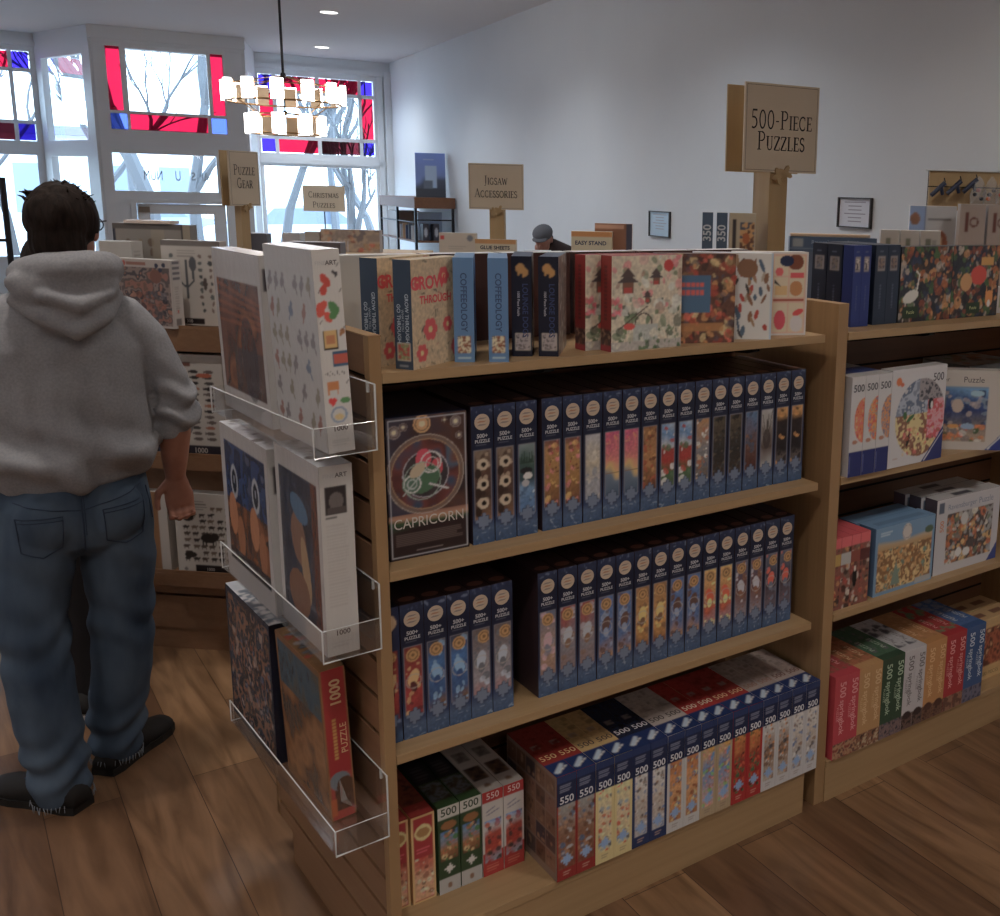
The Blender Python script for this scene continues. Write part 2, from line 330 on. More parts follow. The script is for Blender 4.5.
# a small stroke-built roman capital face with serifs
_TH=.115; _TN=.05
def _arc(cx,cy,rx,ry,a0,a1,n=14): return [(cx+rx*math.cos(math.radians(a0+(a1-a0)*i/n)),cy+ry*math.sin(math.radians(a0+(a1-a0)*i/n))) for i in range(n+1)]
def _G():
    T,N=_TH,_TN; G={}
    def st(x,y0=0,y1=1,w=T): return [[(x,y0),(x,y1)],w]
    def sf(x,y,h=.16): return [[(x-h,y),(x+h,y)],N*.8]
    G['I']=(.34,[st(.17),sf(.17,.02),sf(.17,.98)])
    G['P']=(.66,[st(.16),sf(.16,.02),[[(.02,.98),(.35,.98)],N],[_arc(.33,.74,.24,.24,90,-90),N*1.7],[[(.16,.5),(.35,.5)],N]])
    G['R']=(.74,G['P'][1]+[[[(.34,.5),(.66,.02)],T*.9],sf(.66,.02,.09)])
    G['E']=(.62,[st(.16),[[(.02,.98),(.56,.98)],N],[[(.02,.02),(.58,.02)],N],[[(.16,.52),(.44,.52)],N],[[(.56,.98),(.56,.8)],N],[[(.58,.02),(.58,.22)],N],[[(.44,.44),(.44,.6)],N]])
    G['C']=(.74,[[_arc(.4,.5,.34,.48,55,305,20),N*1.8],[[(.62,.72),(.62,.97)],N],[[(.63,.06),(.63,.26)],N]])
    G['G']=(.78,G['C'][1]+[st(.62,.05,.44,T),sf(.62,.44,.12)])
    G['O']=(.8,[[_arc(.4,.5,.34,.48,0,360,26),N*1.8]])
    G['0']=(.6,[[_arc(.3,.5,.22,.48,0,360,26),N*1.8]])
    G['5']=(.56,[[[(.12,.98),(.48,.98)],T*.9],[[(.13,.98),(.1,.55)],N],[_arc(.22,.31,.24,.29,110,-125,16),N*1.9]])
    G['-']=(.36,[[[(.06,.42),(.3,.42)],N*1.3]])
    G['U']=(.76,[st(.15,.3,1),sf(.15,.98),[_arc(.37,.3,.22,.28,180,360,12),N*1.3],st(.59,.3,1,N),sf(.59,.98,.12)])
    G['Z']=(.66,[[[(.06,.98),(.6,.98)],N],[[(.04,.02),(.6,.02)],N],[[(.58,.97),(.06,.03)],T],[[(.06,.98),(.06,.8)],N],[[(.6,.02),(.6,.22)],N]])
    G['L']=(.6,[st(.16),sf(.16,.98),[[(.02,.02),(.56,.02)],N],[[(.56,.02),(.56,.24)],N]])
    G['S']=(.56,[[_arc(.28,.75,.2,.22,45,250,12)+_arc(.28,.26,.22,.24,70,-150,12),N*1.9],[[(.46,.76),(.46,.97)],N],[[(.08,.04),(.08,.26)],N]])
    G['J']=(.42,[st(.24,.1,1),sf(.24,.98),[_arc(.12,.1,.12,.24,0,-120,8),N*1.2]])
    G['W']=(1.02,[[[(.08,.98),(.3,.02)],T],[[(.3,.02),(.52,.9)],N],[[(.5,.9),(.72,.02)],T],[[(.72,.02),(.94,.98)],N],sf(.08,.98,.1),sf(.94,.98,.1)])
    G['A']=(.76,[[[(.06,.02),(.38,.98)],N],[[(.36,.98),(.68,.02)],T],[[(.17,.34),(.58,.34)],N],sf(.06,.02,.1),sf(.68,.02,.12)])
    G['H']=(.8,[st(.16),st(.64),sf(.16,.02),sf(.16,.98),sf(.64,.02),sf(.64,.98),[[(.16,.52),(.64,.52)],N]])
    G['T']=(.68,[st(.34),sf(.34,.02),[[(.05,.98),(.63,.98)],N],[[(.05,.98),(.05,.8)],N],[[(.63,.98),(.63,.8)],N]])
    G['M']=(.94,[st(.14,w=N),st(.78),[[(.14,.98),(.46,.1)],T],[[(.46,.1),(.78,.98)],N],sf(.14,.02,.12),sf(.78,.02,.12)])
    G[' ']=(.4,[])
    return G
_GL=_G()
def serif_text(s,size):
    """capitals; lower-case letters come out as small capitals"""
    vs=[];fs=[];x=0
    for ch in s:
        k=.76 if ch.islower() else 1; g=_GL[ch.upper()]
        for pts,w in g[1]:
            P=[Vector((x+p[0]*k*1.0,p[1]*k)) for p in pts]; n=len(P); b=len(vs)
            for i,p in enumerate(P):
                d=(P[min(i+1,n-1)]-P[max(i-1,0)]); d=d.normalized() if d.length>0 else Vector((1,0)); q=Vector((-d.y,d.x))*w/2
                vs+=[tuple(p+q),tuple(p-q)]
            fs+=[[b+2*i,b+2*i+1,b+2*i+3,b+2*i+2] for i in range(n-1)]
        x+=(g[0]+.06)*k
    return [((p[0]-x/2)*size,(p[1]-.4)*size) for p in vs],fs

# ------------------------------------------------------------------ puzzle boxes
def make_box(name,w,d,h,body,art=None,texts=(),material=M_PRINT,lid=None,extra=None,bev=.0012):
    """root mesh = carton; children = printed faces and lettering"""
    mb=MB(); mb.box(-w/2,w/2,0,d,0,h,material,ink(body),bev)
    if lid:
        mb.box(-w/2-.0004,w/2+.0004,-.0004,d+.0004,h-lid[0],h+.0002,material,ink(lid[1]))
    r=mb.build(name)
    nm={'front':'spine_art' if w<.09 else 'cover_art','left':'cover_art' if w<.09 else 'side_art','right':'cover_art' if w<.09 else 'side_art','top':'lid_art'}
    for f,cv in (art or {}).items():
        me=cv if isinstance(cv,bpy.types.Mesh) else cv_mesh(cv,fmap(f,w,d,h),nm[f],material)
        o=bpy.data.objects.new(nm[f],me); link(o,r)
    for face in sorted({q.get('face','front') for q in texts}):
        t=MB()
        for q in texts:
            q=dict(q); f=q.pop('face','front')
            if f!=face: continue
            put_text(t,fmap(f,w,d,h,.001),q.pop('s'),q.pop('u'),q.pop('v'),q.pop('size'),q.pop('col'),**q)
        t.build('lettering',r)
    if extra: extra(r,w,d,h)
    return r
def place(r,x,y,z,rz=0,label=None,group=None,cat='puzzle box',tilt=None):
    r.location=(x,y,z); r.rotation_euler=(tilt[0] if tilt else 0,tilt[1] if tilt else 0,rz); setp(r,label,cat,group); return r
def T(s,u,v,size,col,**k): return dict(s=s,u=u,v=v,size=size,col=col,**k)
ORD=['first','second','third','fourth','fifth','sixth','seventh','eighth','ninth','tenth','eleventh','twelfth','thirteenth','fourteenth','fifteenth','sixteenth','seventeenth','eighteenth']

NAVY=(24,33,60)
def navy_spine(theme,seed,w=.0512,h=.308):
    cv=Cv(w,h,.0019,NAVY)
    cv.bands(0,0,w,h,[(0,(45,70,105)),(.1,(60,80,110)),(.16,(34,50,85)),(.3,NAVY),(.85,(20,27,50)),(1,(36,48,78))],seed,.05)
    cv.speck(0,0,w,.035,[(90,110,135),(40,60,95),(120,135,155)],7,.002,.008,seed,.3)
    cv.speck(0,h-.014,w,h,[(60,75,105),(90,105,130)],5,.002,.008,seed+1,.4)
    x0,y0,x1,y1=.0065,.052,w-.0065,h-.098
    cv.rect(x0-.0018,y0-.0018,x1+.0018,y1+.0018,(105,105,115)); picture(cv,x0,y0,x1,y1,theme,seed)
    jig(cv,w/2,.050,.0118,(92,106,130),(45,55,80))
    cv.rect(w*.38,.024,w*.62,.026,(120,135,160),.6); cv.lines_text(w*.2,h-.088,w*.8,h-.083,1,(110,115,130),.4)
    return cv
def badge(r,w,h,cy,rad,face_e=.001):
    b=MB(); n=22; rr=rad
    b.poly([(rr*math.cos(2*PI*i/n),-face_e,cy+rr*math.sin(2*PI*i/n)) for i in range(n)],M_PRINT,ink((160,142,122)))
    for k in range(3):
        b.poly([(x,-face_e-.0003,z) for x,z in ((-rr*.7,cy+rr*(.35-.4*k)),(rr*.2,cy+rr*(.35-.4*k)),(rr*.65,cy+rr*(.5-.4*k)),(-rr*.3,cy+rr*(.55-.4*k)))],M_PRINT,ink((150,105,80) if k==1 else (120,108,105)))
    b.build('round_logo_badge',r)
    t=MB(); d=.27
    t.poly([(rr*1.05*math.cos(2*PI*i/n),.026+rr*.75*math.sin(2*PI*i/n),h+.0009) for i in range(n)],M_PRINT,ink((120,82,70)))
    t.build('lid_emblem',r)
_nv={}
def navy_box(theme,seed):
    k=(theme,seed)
    if k in _nv: return dup(_nv[k])
    w,h,d=.0512,.308,.27
    r=make_box('puzzle_box',w,d,h,(50,36,42),{'front':navy_spine(theme,seed)},
        [T('500+',w/2,h-.066,.0125,(150,152,158),bold=.03),T('PUZZLE',w/2,h-.0775,.0100,(150,152,158),bold=.03)],
        extra=lambda r,w,d,h: badge(r,w,h,h-.035,.0178))
    _nv[k]=r; return r

# ------------------------------------------------------------------ fixtures
ZT=1.405; Z2=.998; Z3=.592; ZD=.133; SH=.0211
YB=.376      # back panel
def slat_panel(mb,u0,u1,z0,z1,phase=1.059,pitch=.0841,axis='y',x_out=-.0245,x_in=-.008,gap=.0115):
    """slat boards between grooves; axis y: the panel faces -x"""
    zs=[z0]; k=math.floor((z0-phase)/pitch)
    while True:
        k+=1; z=phase+k*pitch
        if z>z1-.01: break
        if z>z0+.01: zs.append(z)
    zs.append(z1)
    for i in range(len(zs)-1):
        a=zs[i]+(gap/2 if i else 0); b=zs[i+1]-(gap/2 if i<len(zs)-2 else 0)
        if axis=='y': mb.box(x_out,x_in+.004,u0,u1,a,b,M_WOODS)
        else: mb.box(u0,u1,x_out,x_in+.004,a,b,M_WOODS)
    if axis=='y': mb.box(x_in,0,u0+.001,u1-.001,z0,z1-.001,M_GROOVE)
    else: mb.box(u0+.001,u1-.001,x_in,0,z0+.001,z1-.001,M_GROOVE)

def gondola(x0,W,label,end_left,panel_left=0,panel_right=0,depth=.752):
    g=empty('display_shelving',(x0,0,0)); setp(g,label,'shelving')
    m=MB(); m.box(.0,W,.0,depth-.0,0.0,ZD-.022,M_WOODH); m.build('base',g)
    MB().box(0,W,-.002,depth+.002,ZD-.022,ZD,M_WOODH,bev=.0015).build('deck',g)
    b=MB(); b.box(0,W,YB-.006,YB+.006,ZD,1.36,M_BACK)
    for k in range(14): z=.218+.0841*k; b.box(0,W,YB-.008,YB-.0055,z-.0035,z+.0035,M_GROOVE)
    b.build('back_panel',g)
    for z in (ZT,Z2,Z3):
        for front in (True,False):
            if z==ZT:
                if not front: continue
                MB().box(.0,W,.0,depth,z-SH,z,M_WOODH,bev=.0012).build('shelf',g)
            elif front: MB().box(0,W,0,YB-.008,z-SH,z,M_WOODH,bev=.0012).build('shelf',g)
            else: MB().box(0,W,YB+.008,depth,z-SH,z,M_WOODH,bev=.0012).build('shelf',g)
        for bx in (.32*W,.82*W):
            k=MB(); k.prism([(.03,z-SH),(YB-.01,z-SH),(YB-.01,z-SH-.05),(.05,z-SH-.018),(.03,z-SH-.012)],'x',bx-.012,bx+.012,M_BLACK); k.build('bracket',g)
    return g
g1=gondola(0,1.2,'light maple shelving unit nearest the camera, with slatwall end and rows of navy boxes',True)
# slatwall end panel, set a little out of square
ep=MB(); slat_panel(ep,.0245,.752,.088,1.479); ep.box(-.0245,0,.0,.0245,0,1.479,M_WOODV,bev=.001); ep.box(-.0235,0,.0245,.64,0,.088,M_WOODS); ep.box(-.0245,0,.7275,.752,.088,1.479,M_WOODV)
ep.box(-.0252,.001,-.001,.753,1.477,1.4795,M_WOODV)
eo=ep.build('slatwall_end_panel',g1,rz=math.radians(1.9)); eo.location=(-.0006,0,0)
g2=gondola(1.288,1.2,'second maple shelving unit right of the first, its side panel standing between the two',False)
sp=MB(); sp.box(-.0385,0,.004,.756,0.0,1.484,M_WOODV,bev=.001); sp.build('side_panel',g2)
sp=MB(); sp.box(1.2,1.2385,.004,.756,0.0,1.484,M_WOODV,bev=.001); sp.build('side_panel',g2)

# ---- row 2: upright navy boxes
CANW=79; SKY=6.3; EXPO=0
y2=.056
def capricorn():
    w,h,d=.176,.303,.27; cv=Cv(w,h,.0019,(48,30,32))
    cv.bands(0,0,w,h,[(0,(38,26,28)),(.2,(42,28,30)),(.25,(45,60,45)),(.3,(150,125,100)),(.36,(50,45,55)),(.6,(50,60,75)),(1,(50,40,45))],3,.05)
    cx,cy,R=w*.47,h*.585,w*.455
    cv.paint(cv.rm(0,h*.3,w*.5,h),[(48,34,38),(60,42,44),(52,50,66),(70,60,70)],.05,12,True); cv.paint(cv.rm(w*.5,h*.3,w,h),[(60,40,40),(44,32,36),(80,52,44),(52,46,60)],.05,13,True)
    m=cv.em(cx,cy,R,R)<=1; cv.paint(m,[(42,42,52),(50,66,90),(100,52,48),(78,42,42),(62,82,104),(104,62,48)],.05,5,True); m=cv.em(cx,cy,R*.62,R*.62)<=1; cv.paint(m,[(40,36,44),(60,52,56),(36,34,40)],.03,6,True); cv.ring(cx,cy,R,.010,(112,92,78),.7)
    cv.rect(0,h*.24,w,h*.30,(70,90,70),.3); cv.bands(0,h*.245,w,h*.32,[(0,(45,70,45)),(.4,(160,120,95)),(1,(120,80,70))],8,.5)
    m=cv.em(cx,cy,R,R)<=1; cv.ring(cx,cy,R*1.05,.0018,(150,140,132)); cv.ring(cx,cy,R*.93,.002,(150,120,90)); cv.ring(cx,cy,R*.62,.002,(150,150,160))
    # horned sea-goat emblem, plain curves
    cv.ell(cx-.004,cy+.033,.017,.022,(185,65,85)); cv.ell(cx+.025,cy+.012,.013,.019,(175,60,75)); cv.ell(cx-.0,cy-.012,.036,.024,(60,95,70),.6); cv.ell(cx-.030,cy-.018,.022,.022,(70,100,85)); cv.ring(cx-.030,cy-.018,.018,.003,(175,180,180)); cv.ring(cx-.030,cy-.018,.010,.003,(150,160,160))
    cv.ring(cx+.012,cy+.024,.022,.003,(190,185,180)); cv.ring(cx+.014,cy+.02,.014,.002,(190,185,180)); cv.line(cx+.008,cy-.022,cx+.048,cy-.038,.004,(170,170,175)); cv.line(cx-.05,cy-.04,cx+.0,cy+.01,.003,(150,160,160)); cv.ell(cx-.018,cy+.01,.020,.012,(165,150,125),.7)
    cv.ring(cx-.008,cy-.014,.040,.002,(130,150,140))
    for px,py,r in ((.44,.94,.019),(.86,.93,.013),(.1,.9,.014),(.21,.93,.009),(.9,.83,.008),(.72,.95,.006)):
        cv.ell(w*px,h*py,r,r,(175,135,90) if r>.015 else (120,110,110)); cv.ring(w*px,h*py,r*.75,.002,(80,60,50)); cv.ell(w*px,h*py,r*.35,r*.35,(190,170,140))
    cv.lines_text(.014,.028,w-.014,.064,9,(120,105,100),.45,2,.9); cv.rect(w*.33,.014,w*.66,.0165,(150,140,140),.6)
    cv.frame(.004,.004,w-.003,h-.004,.0022,(160,165,175))
    return make_box('puzzle_box',w,d,h,(26,34,62),{'front':cv},[T('CAPRICORN',w/2,.076,.0315,(165,160,155),bold=.0,sx=.88)])
place(capricorn(),.111,y2,Z2,0,'large dark puzzle box reading CAPRICORN with a circular zodiac design, upper navy row')
r2=[('owl',1),('owl',1),('lake',2),('bloom',3),('bloom',3),('polar',4),('sunset',5),('sunset',5),('autumn',6),('alps',7),('alps',7),('town',8),('forest',9),('forest',9),('stag',10),('winter',11),('night',12),('night',12)]
nm2={'owl':'brown owls','lake':'lake and geese','bloom':'golden blossoms','polar':'pale snow','sunset':'pink sunset','autumn':'autumn leaves','alps':'red roofs and mountains','town':'village street','forest':'dark woods','stag':'brown stag','winter':'bare winter branches','night':'dark trees, gold sky'}
for i,(t,s) in enumerate(r2):
    x=.2345+i*.0535 if i<3 else .405+(i-3)*.0541
    left=[q[0] for q in r2].index(t)==i; many=sum(q[0]==t for q in r2)>1
    side=(', left of its pair' if left else ', right of its pair') if many else ''
    place(navy_box(t,s),x,y2,Z2,0,'navy puzzle box with %s on spine%s, upper row'%(nm2[t],side),'navy 500-piece puzzle boxes on the upper row')
# ---- row 3
y3=.052
r3=[('z_red',22),('z_blue',23),('z_blue',23),('z_pearl',24),('z_pearl',24)]
nm3={'z_red':'red zodiac spine','z_blue':'blue zodiac spine','z_pearl':'pale grey zodiac spine','z_tan':'tan zodiac spine','z_grey':'red-grey zodiac spine','z_sea':'sea-blue zodiac spine','z_gold':'golden zodiac spine','z_arc':'blue-orange zodiac spine','z_fire':'yellow-red zodiac spine','z_silver':'silver-brown zodiac spine','z_dark':'dark zodiac spine'}
THEMES['z_arc']=THEMES['z_sea']
r3b=[('z_tan',25),('z_grey',26),('z_grey',26),('z_sea',28),('z_sea',28),('z_gold',29),('z_gold',29),('z_arc',32),('z_arc',32),('z_fire',34),('z_fire',34),('z_silver',35),('z_silver',35),('z_dark',36),('z_dark',36)]
for i,(t,s) in enumerate(r3):
    lr=' , left of pair' if i in (1,3) else ' , right of pair' if i in (2,4) else ''
    place(navy_box(t,s),.0630+i*.0526,y3,Z3,0,('navy puzzle box, %s%s, in left group of lower row'%(nm3[t],lr)).replace(' ,',','),'navy zodiac puzzle boxes on the lower row')
def narrow_left():
    w,h=.034,.308; cv=Cv(w,h,.0022,NAVY); cv.bands(0,0,w,h,[(0,(50,75,110)),(.2,NAVY),(1,(30,40,70))],4); picture(cv,.0,.052,w-.006,h-.098,'z_red',22); jig(cv,w*.3,.05,.013,(85,105,135),(45,60,90)); cv.ell(w*.25,h-.035,.0195,.0195,(168,142,110))
    return make_box('puzzle_box',w,.27,h,(22,28,48),{'front':cv})
place(narrow_left(),.0180,y3,Z3,0,'navy puzzle box half hidden behind the slatwall end panel, leftmost of the lower navy row','navy zodiac puzzle boxes on the lower row')
for i,(t,s) in enumerate(r3b):
    L=[q[0] for q in r3b].index(t)==i; many=sum(q[0]==t for q in r3b)>1
    side=(', left of its pair' if L else ', right of its pair') if many else ''
    place(navy_box(t,s),.3895+i*.0536,y3,Z3,0,'navy puzzle box, %s%s, right group of lower row'%(nm3[t],side),'navy zodiac puzzle boxes on the lower row')

# ---- row 4 (base deck), left group
def cookie_box(w=.0565):
    h,d=.222,.25; cv=Cv(w,h,.002,(190,150,95)); cv.rect(.005,.006,w-.005,h-.006,(150,40,45)); picture(cv,.006,.008,w-.006,h*.52,'xcook',4)
    cv.ell(w/2,h-.044,.0205,.0205,(190,165,110)); cv.ell(w/2,h-.044,.016,.012,(150,110,60)); cv.lines_text(w*.2,h*.56,w*.8,h*.64,2,(190,80,95),.8)
    tp=Cv(w,d,.004,(140,35,35)); tp.rect(.004,.004,w-.004,.05,(165,50,45)); tp.paint(tp.rm(.004,.05,w-.004,d),[(90,40,30),(120,60,40),(60,35,28)],.02,3); tp.ring(w/2,.03,.006,.002,(190,90,70))
    return make_box('puzzle_box',w,d,h,(185,140,85),{'front':cv,'top':tp})
a=cookie_box(.0495); place(a,.0410,.122,ZD,0,'red cookie-picture puzzle box half hidden by the end panel, on the base shelf','cookie puzzle boxes on the base shelf')
a=cookie_box(.0560); place(a,.0990,.118,ZD,0,'red puzzle box with tan border, round logo and cookies, left end of base shelf','cookie puzzle boxes on the base shelf')
def green_box():
    w,h,d=.053,.224,.25; cv=Cv(w,h,.002,(150,150,150)); cv.rect(0,.04,w,h-.03,(40,62,38)); cv.rect(0,h-.03,w,h,(165,165,160)); picture(cv,.005,.086,w-.005,h*.72,'xzoo',3)
    cv.ell(w/2,h*.78,.019,.011,(130,85,45)); jig(cv,w/2,.062,.008,(190,190,185)); cv.ell(w/2,.018,.006,.007,(120,90,70))
    tp=Cv(w,d,.004,(50,80,45)); tp.paint(tp.rm(.003,.03,w-.003,.11),[(35,30,28),(70,60,45),(90,100,110),(50,45,35)],.012,4); tp.rect(0,.115,w,d,(24,24,30)); tp.lines_text(.01,.13,w-.01,.2,5,(90,90,100),.5)
    return make_box('puzzle_box',w,d,h,(45,70,42),{'front':cv,'top':tp},[T('500',w/2,h-.015,.027,(45,60,45),bold=.01)])
a=green_box(); place(a,.1600,.114,ZD,0,'green and white 500-piece puzzle box beside the red cookie box','green 500-piece puzzle boxes')
a=dup(a); place(a,.2155,.114,ZD,0,'green and white 500-piece puzzle box beside the white 550-piece boxes','green 500-piece puzzle boxes')
def carbox():
    w,h,d=.0535,.224,.25; cv=Cv(w,h,.002,(165,162,160)); cv.rect(0,h-.028,w,h,(150,35,35)); cv.rect(0,0,w,.06,(150,38,36)); picture(cv,.004,.035,w-.004,h*.66,'xcar',2); cv.lines_text(w*.15,.008,w*.8,.03,3,(190,110,90),.6)
    cv.line(w*.2,h*.72,w*.8,h*.76,.003,(110,110,130)); cv.line(w*.2,h*.76,w*.6,h*.8,.003,(110,110,130))
    tp=Cv(w,d,.004,(165,160,158)); tp.paint(tp.rm(.008,.055,w-.008,.12),[(40,30,30),(80,60,50),(110,80,60)],.012,5); tp.ell(w/2,.025,.009,.009,(130,100,80)); tp.paint(tp.rm(.01,.15,w-.01,.2),[(90,85,85),(120,115,110)],.01,5)
    return make_box('puzzle_box',w,d,h,(165,160,158),{'front':cv,'top':tp},[T('550',w/2,h-.014,.023,(190,160,160),bold=.01)])
a=carbox(); place(a,.2715,.113,ZD,0,'white and red 550-piece puzzle box with a red landscape, next to the green boxes','white and red 550-piece puzzle boxes')
a=dup(a); place(a,.3275,.113,ZD,0,'white and red 550-piece puzzle box at the right end of the small base-shelf group','white and red 550-piece puzzle boxes')
# right group, 16 boxes in eight pairs
def wide_blue(theme,side,num,seed,topc,tcol,scol,footc=None):
    w,h,d=.0532,.277,.25; cv=Cv(w,h,.0022,side); cv.rect(0,h*.72,w,h,(27,37,68)); cv.rect(0,h*.93,w,h,(32,50,92))
    x0=.007 if num!='550' else .003; picture(cv,x0,.03,w-x0,h*.72,theme,seed); jig(cv,w/2,.052,.0105,(115,145,185)); cv.rect(0,0,w,.03,footc or side); cv.lines_text(w*.3,.010,w*.7,.022,2,(110,90,85) if sum(side)>300 else (190,150,130),.7)
    cv.lines_text(w*.15,h*.84,w*.85,h*.915,4,(130,140,165),.7,3,.6)
    tp=Cv(w,d,.0035,topc); tp.rect(0,0,w,.062,(28,45,88)); tp.line(.012,.018,w-.016,.045,.012,(150,165,190)); tp.line(.018,.016,w-.008,.036,.004,(190,195,205)); tp.rect(.012,.135,w-.02,.155,(120,110,105),.6); tp.speck(0,.1,w,d,[tuple(int(c*.8) for c in topc)],12,.004,.012,seed)
    return make_box('puzzle_box',w,d,h,side,{'front':cv,'top':tp},[T(num,w/2,h*.765,.026,(165,170,180),bold=.02),T(num,w/2,.088,.03,tcol,face='top',bold=.01)],material=M_SHRINK)
RT=[('xwood',(130,35,32),'550',(130,38,32),(190,150,100),'log-cabin picture, red foot','red-footed 550-piece'),
    ('xmap',(190,165,110),'500',(165,135,85),(60,45,35),'cream sides, red figures','cream 500-piece'),
    ('xnews',(34,48,85),'500',(28,34,55),(165,165,170),'navy sides','navy-sided 500-piece'),
    ('xtown',(165,165,165),'500',(150,140,135),(50,40,38),'white sides, orange town picture','white 500-piece town'),
    ('xcandy',(150,130,100),'500',(150,40,36),(190,160,140),'blue and green sweets','sweets-picture 500-piece'),
    ('xred',(150,32,32),'500',(140,40,36),(190,140,100),'all red','all-red 500-piece'),
    ('xcat',(165,165,168),'500',(140,125,120),(120,80,70),'white sides, brown picture','white 500-piece brown-picture'),
    ('xnews',(165,165,168),'500',(150,135,130),(90,50,45),'white sides, rightmost','white 500-piece grey-picture')]
pitch=.0539; x=.377
for i,(th,side,num,tc_,txc,desc,grp) in enumerate(RT):
    p=wide_blue(th,side,num,41+i,tc_,txc,None)
    for j in range(2):
        q=p if j==0 else dup(p)
        place(q,x+pitch/2,-.008,ZD,0,'blue-topped %s-piece box, %s, %s of pair, base shelf'%(num,desc,'left' if j==0 else 'right'),grp+' puzzle boxes on the base shelf')
        if i==0 and j==0:
            d,h=.25,.277; cv=Cv(d,h,.003,(120,100,90)); rr=random.Random(5)
            for a_ in range(5):
                for b_ in range(5):
                    c=rr.choice([(90,60,45),(110,80,60),(70,55,55),(120,85,70),(60,50,60)]); cv.rect(.006+a_*.048,.02+b_*.05,.05+a_*.048,.066+b_*.05,c); cv.speck(.01+a_*.048,.025+b_*.05,.046+a_*.048,.06+b_*.05,[(140,110,85),(60,40,35)],4,.004,.01,a_*7+b_)
            o=bpy.data.objects.new('cover_art',cv_mesh(cv,fmap('left',.0532,d,h),'cover_art')); link(o,q)
        x+=pitch

# ---- row 1 (top shelf)
def spine_cover_box(w_cover,h,th,spinec,cover_cv,spine_cv,body,texts=(),right=False):
    """cover on the +x face, spine on the front"""
    return make_box('puzzle_box',th,w_cover,h,body,{'front':spine_cv,'right':cover_cv} if cover_cv else {'front':spine_cv},texts)
H1=.216
def grow_cover(d=.175):
    cv=Cv(d,H1,.002,(170,150,120)); cv.speck(0,0,d,H1,[(60,60,60),(90,85,70),(150,60,60)],60,.003,.009,5,.35); rr=random.Random(2)
    for x_,y_,r_ in ((.03,.03,.016),(.15,.03,.016),(.06,.075,.02),(.11,.18,.016),(.16,.2,.012),(.02,.17,.01),(.12,.08,.014)): 
        for k in range(6): cv.ell(x_+r_*.7*math.cos(k*1.05),y_+r_*.7*math.sin(k*1.05),r_*.5,r_*.5,(185,70,75))
        cv.ell(x_,y_,r_*.35,r_*.35,(190,165,110))
    return cv
def grow_box():
    th=.041; sp=Cv(th,H1,.002,(45,62,82)); sp.paint(sp.rm(.006,.018,th-.006,.052),[(150,90,60),(170,60,60),(120,130,90),(190,150,100)],.005,2); sp.frame(.005,.017,th-.005,.053,.0015,(170,165,150)); sp.rect(th*.25,.006,th*.75,.009,(140,150,160),.6)
    bx=make_box('puzzle_box',th,.175,H1,(160,145,120),{'front':sp,'right':grow_cover()},
        [T('GROW THROUGH',th*.72,H1*.47,.0115,(150,165,180),rot=-PI/2,bold=.015),T('WHAT YOU',th*.48,H1*.45,.008,(140,155,170),rot=-PI/2),T('GO THROUGH',th*.26,H1*.42,.0115,(150,165,180),rot=-PI/2,bold=.015),
         T('GROW',.055,.168,.036,(190,60,70),face='right',bold=.03),T('THROUGH',.08,.135,.022,(190,60,70),face='right',bold=.03)])
    return bx
def shelf1(bx,fl,ang,th,label,group=None):
    """fl = front-left foot corner of the spine, ang = direction of the spine to the right (deg)"""
    a=math.radians(ang); u=Vector((math.cos(a),math.sin(a))); c=Vector(fl)+u*th/2
    place(bx,c.x,c.y,ZT,a,label,group)
b=grow_box(); shelf1(b,(.044,.040),-58,.041,'slate-blue GROW THROUGH puzzle box with pink flower cover, in front on the top shelf','GROW THROUGH puzzle boxes')
b=dup(b); shelf1(b,(.002,.103),-58,.041,'slate-blue GROW THROUGH puzzle box at the left end of the top shelf, behind its twin','GROW THROUGH puzzle boxes')
def coffee_box():
    th=.041; sp=Cv(th,H1,.002,(72,112,155)); sp.paint(sp.rm(.007,.02,th-.007,.054),[(190,140,100),(120,70,50),(200,170,140),(80,60,60)],.007,4); sp.rect(th*.2,.008,th*.8,.011,(150,175,200),.7)
    return make_box('puzzle_box',th,.175,H1,(72,110,150),{'front':sp},[T('COFFEEOLOGY',th*.5,.125,.0175,(45,68,105),rot=-PI/2,bold=.02)])
b=coffee_box(); shelf1(b,(.176,.056),-27,.041,'light blue COFFEEOLOGY puzzle box, left one on the top shelf','COFFEEOLOGY puzzle boxes')
b=dup(b); shelf1(b,(.238,.024),-27,.041,'light blue COFFEEOLOGY puzzle box, right one beside the dark dog puzzle','COFFEEOLOGY puzzle boxes')
def dog_box():
    th=.043; sp=Cv(th,H1,.002,(22,25,42)); sp.ell(th*.45,.19,.010,.011,(165,120,60)); sp.ell(th*.68,.182,.007,.009,(165,120,60)); sp.rect(th*.3,.175,th*.4,.19,(165,120,60)); sp.rect(th*.55,.172,th*.63,.185,(165,120,60)); sp.paint(sp.rm(.009,.014,th-.005,.05),[(60,55,60),(150,140,140),(90,80,80)],.005,2); sp.frame(.008,.013,th-.004,.051,.0013,(160,150,140))
    cv=Cv(.175,H1,.0025,(120,110,105)); cv.speck(0,0,.175,H1,[(60,55,55),(150,140,130),(110,80,60),(190,180,170),(80,80,90)],150,.004,.012,3)
    return make_box('puzzle_box',th,.175,H1,(30,45,72),{'front':sp,'right':cv},[T('LOUNGE DOGS',th*.66,.10,.0165,(48,60,98),rot=-PI/2,bold=.02),T('1000 Piece Puzzle',th*.34,.115,.0075,(150,150,160),rot=-PI/2,bold=.02)])
b=dog_box(); shelf1(b,(.316,.070),-30,.043,'near-black LOUNGE DOGS puzzle box with a gold dog emblem, left of its twin','LOUNGE DOGS puzzle boxes')
b=dup(b); shelf1(b,(.366,.043),-36,.043,'near-black LOUNGE DOGS puzzle box with its photo-collage cover showing','LOUNGE DOGS puzzle boxes')
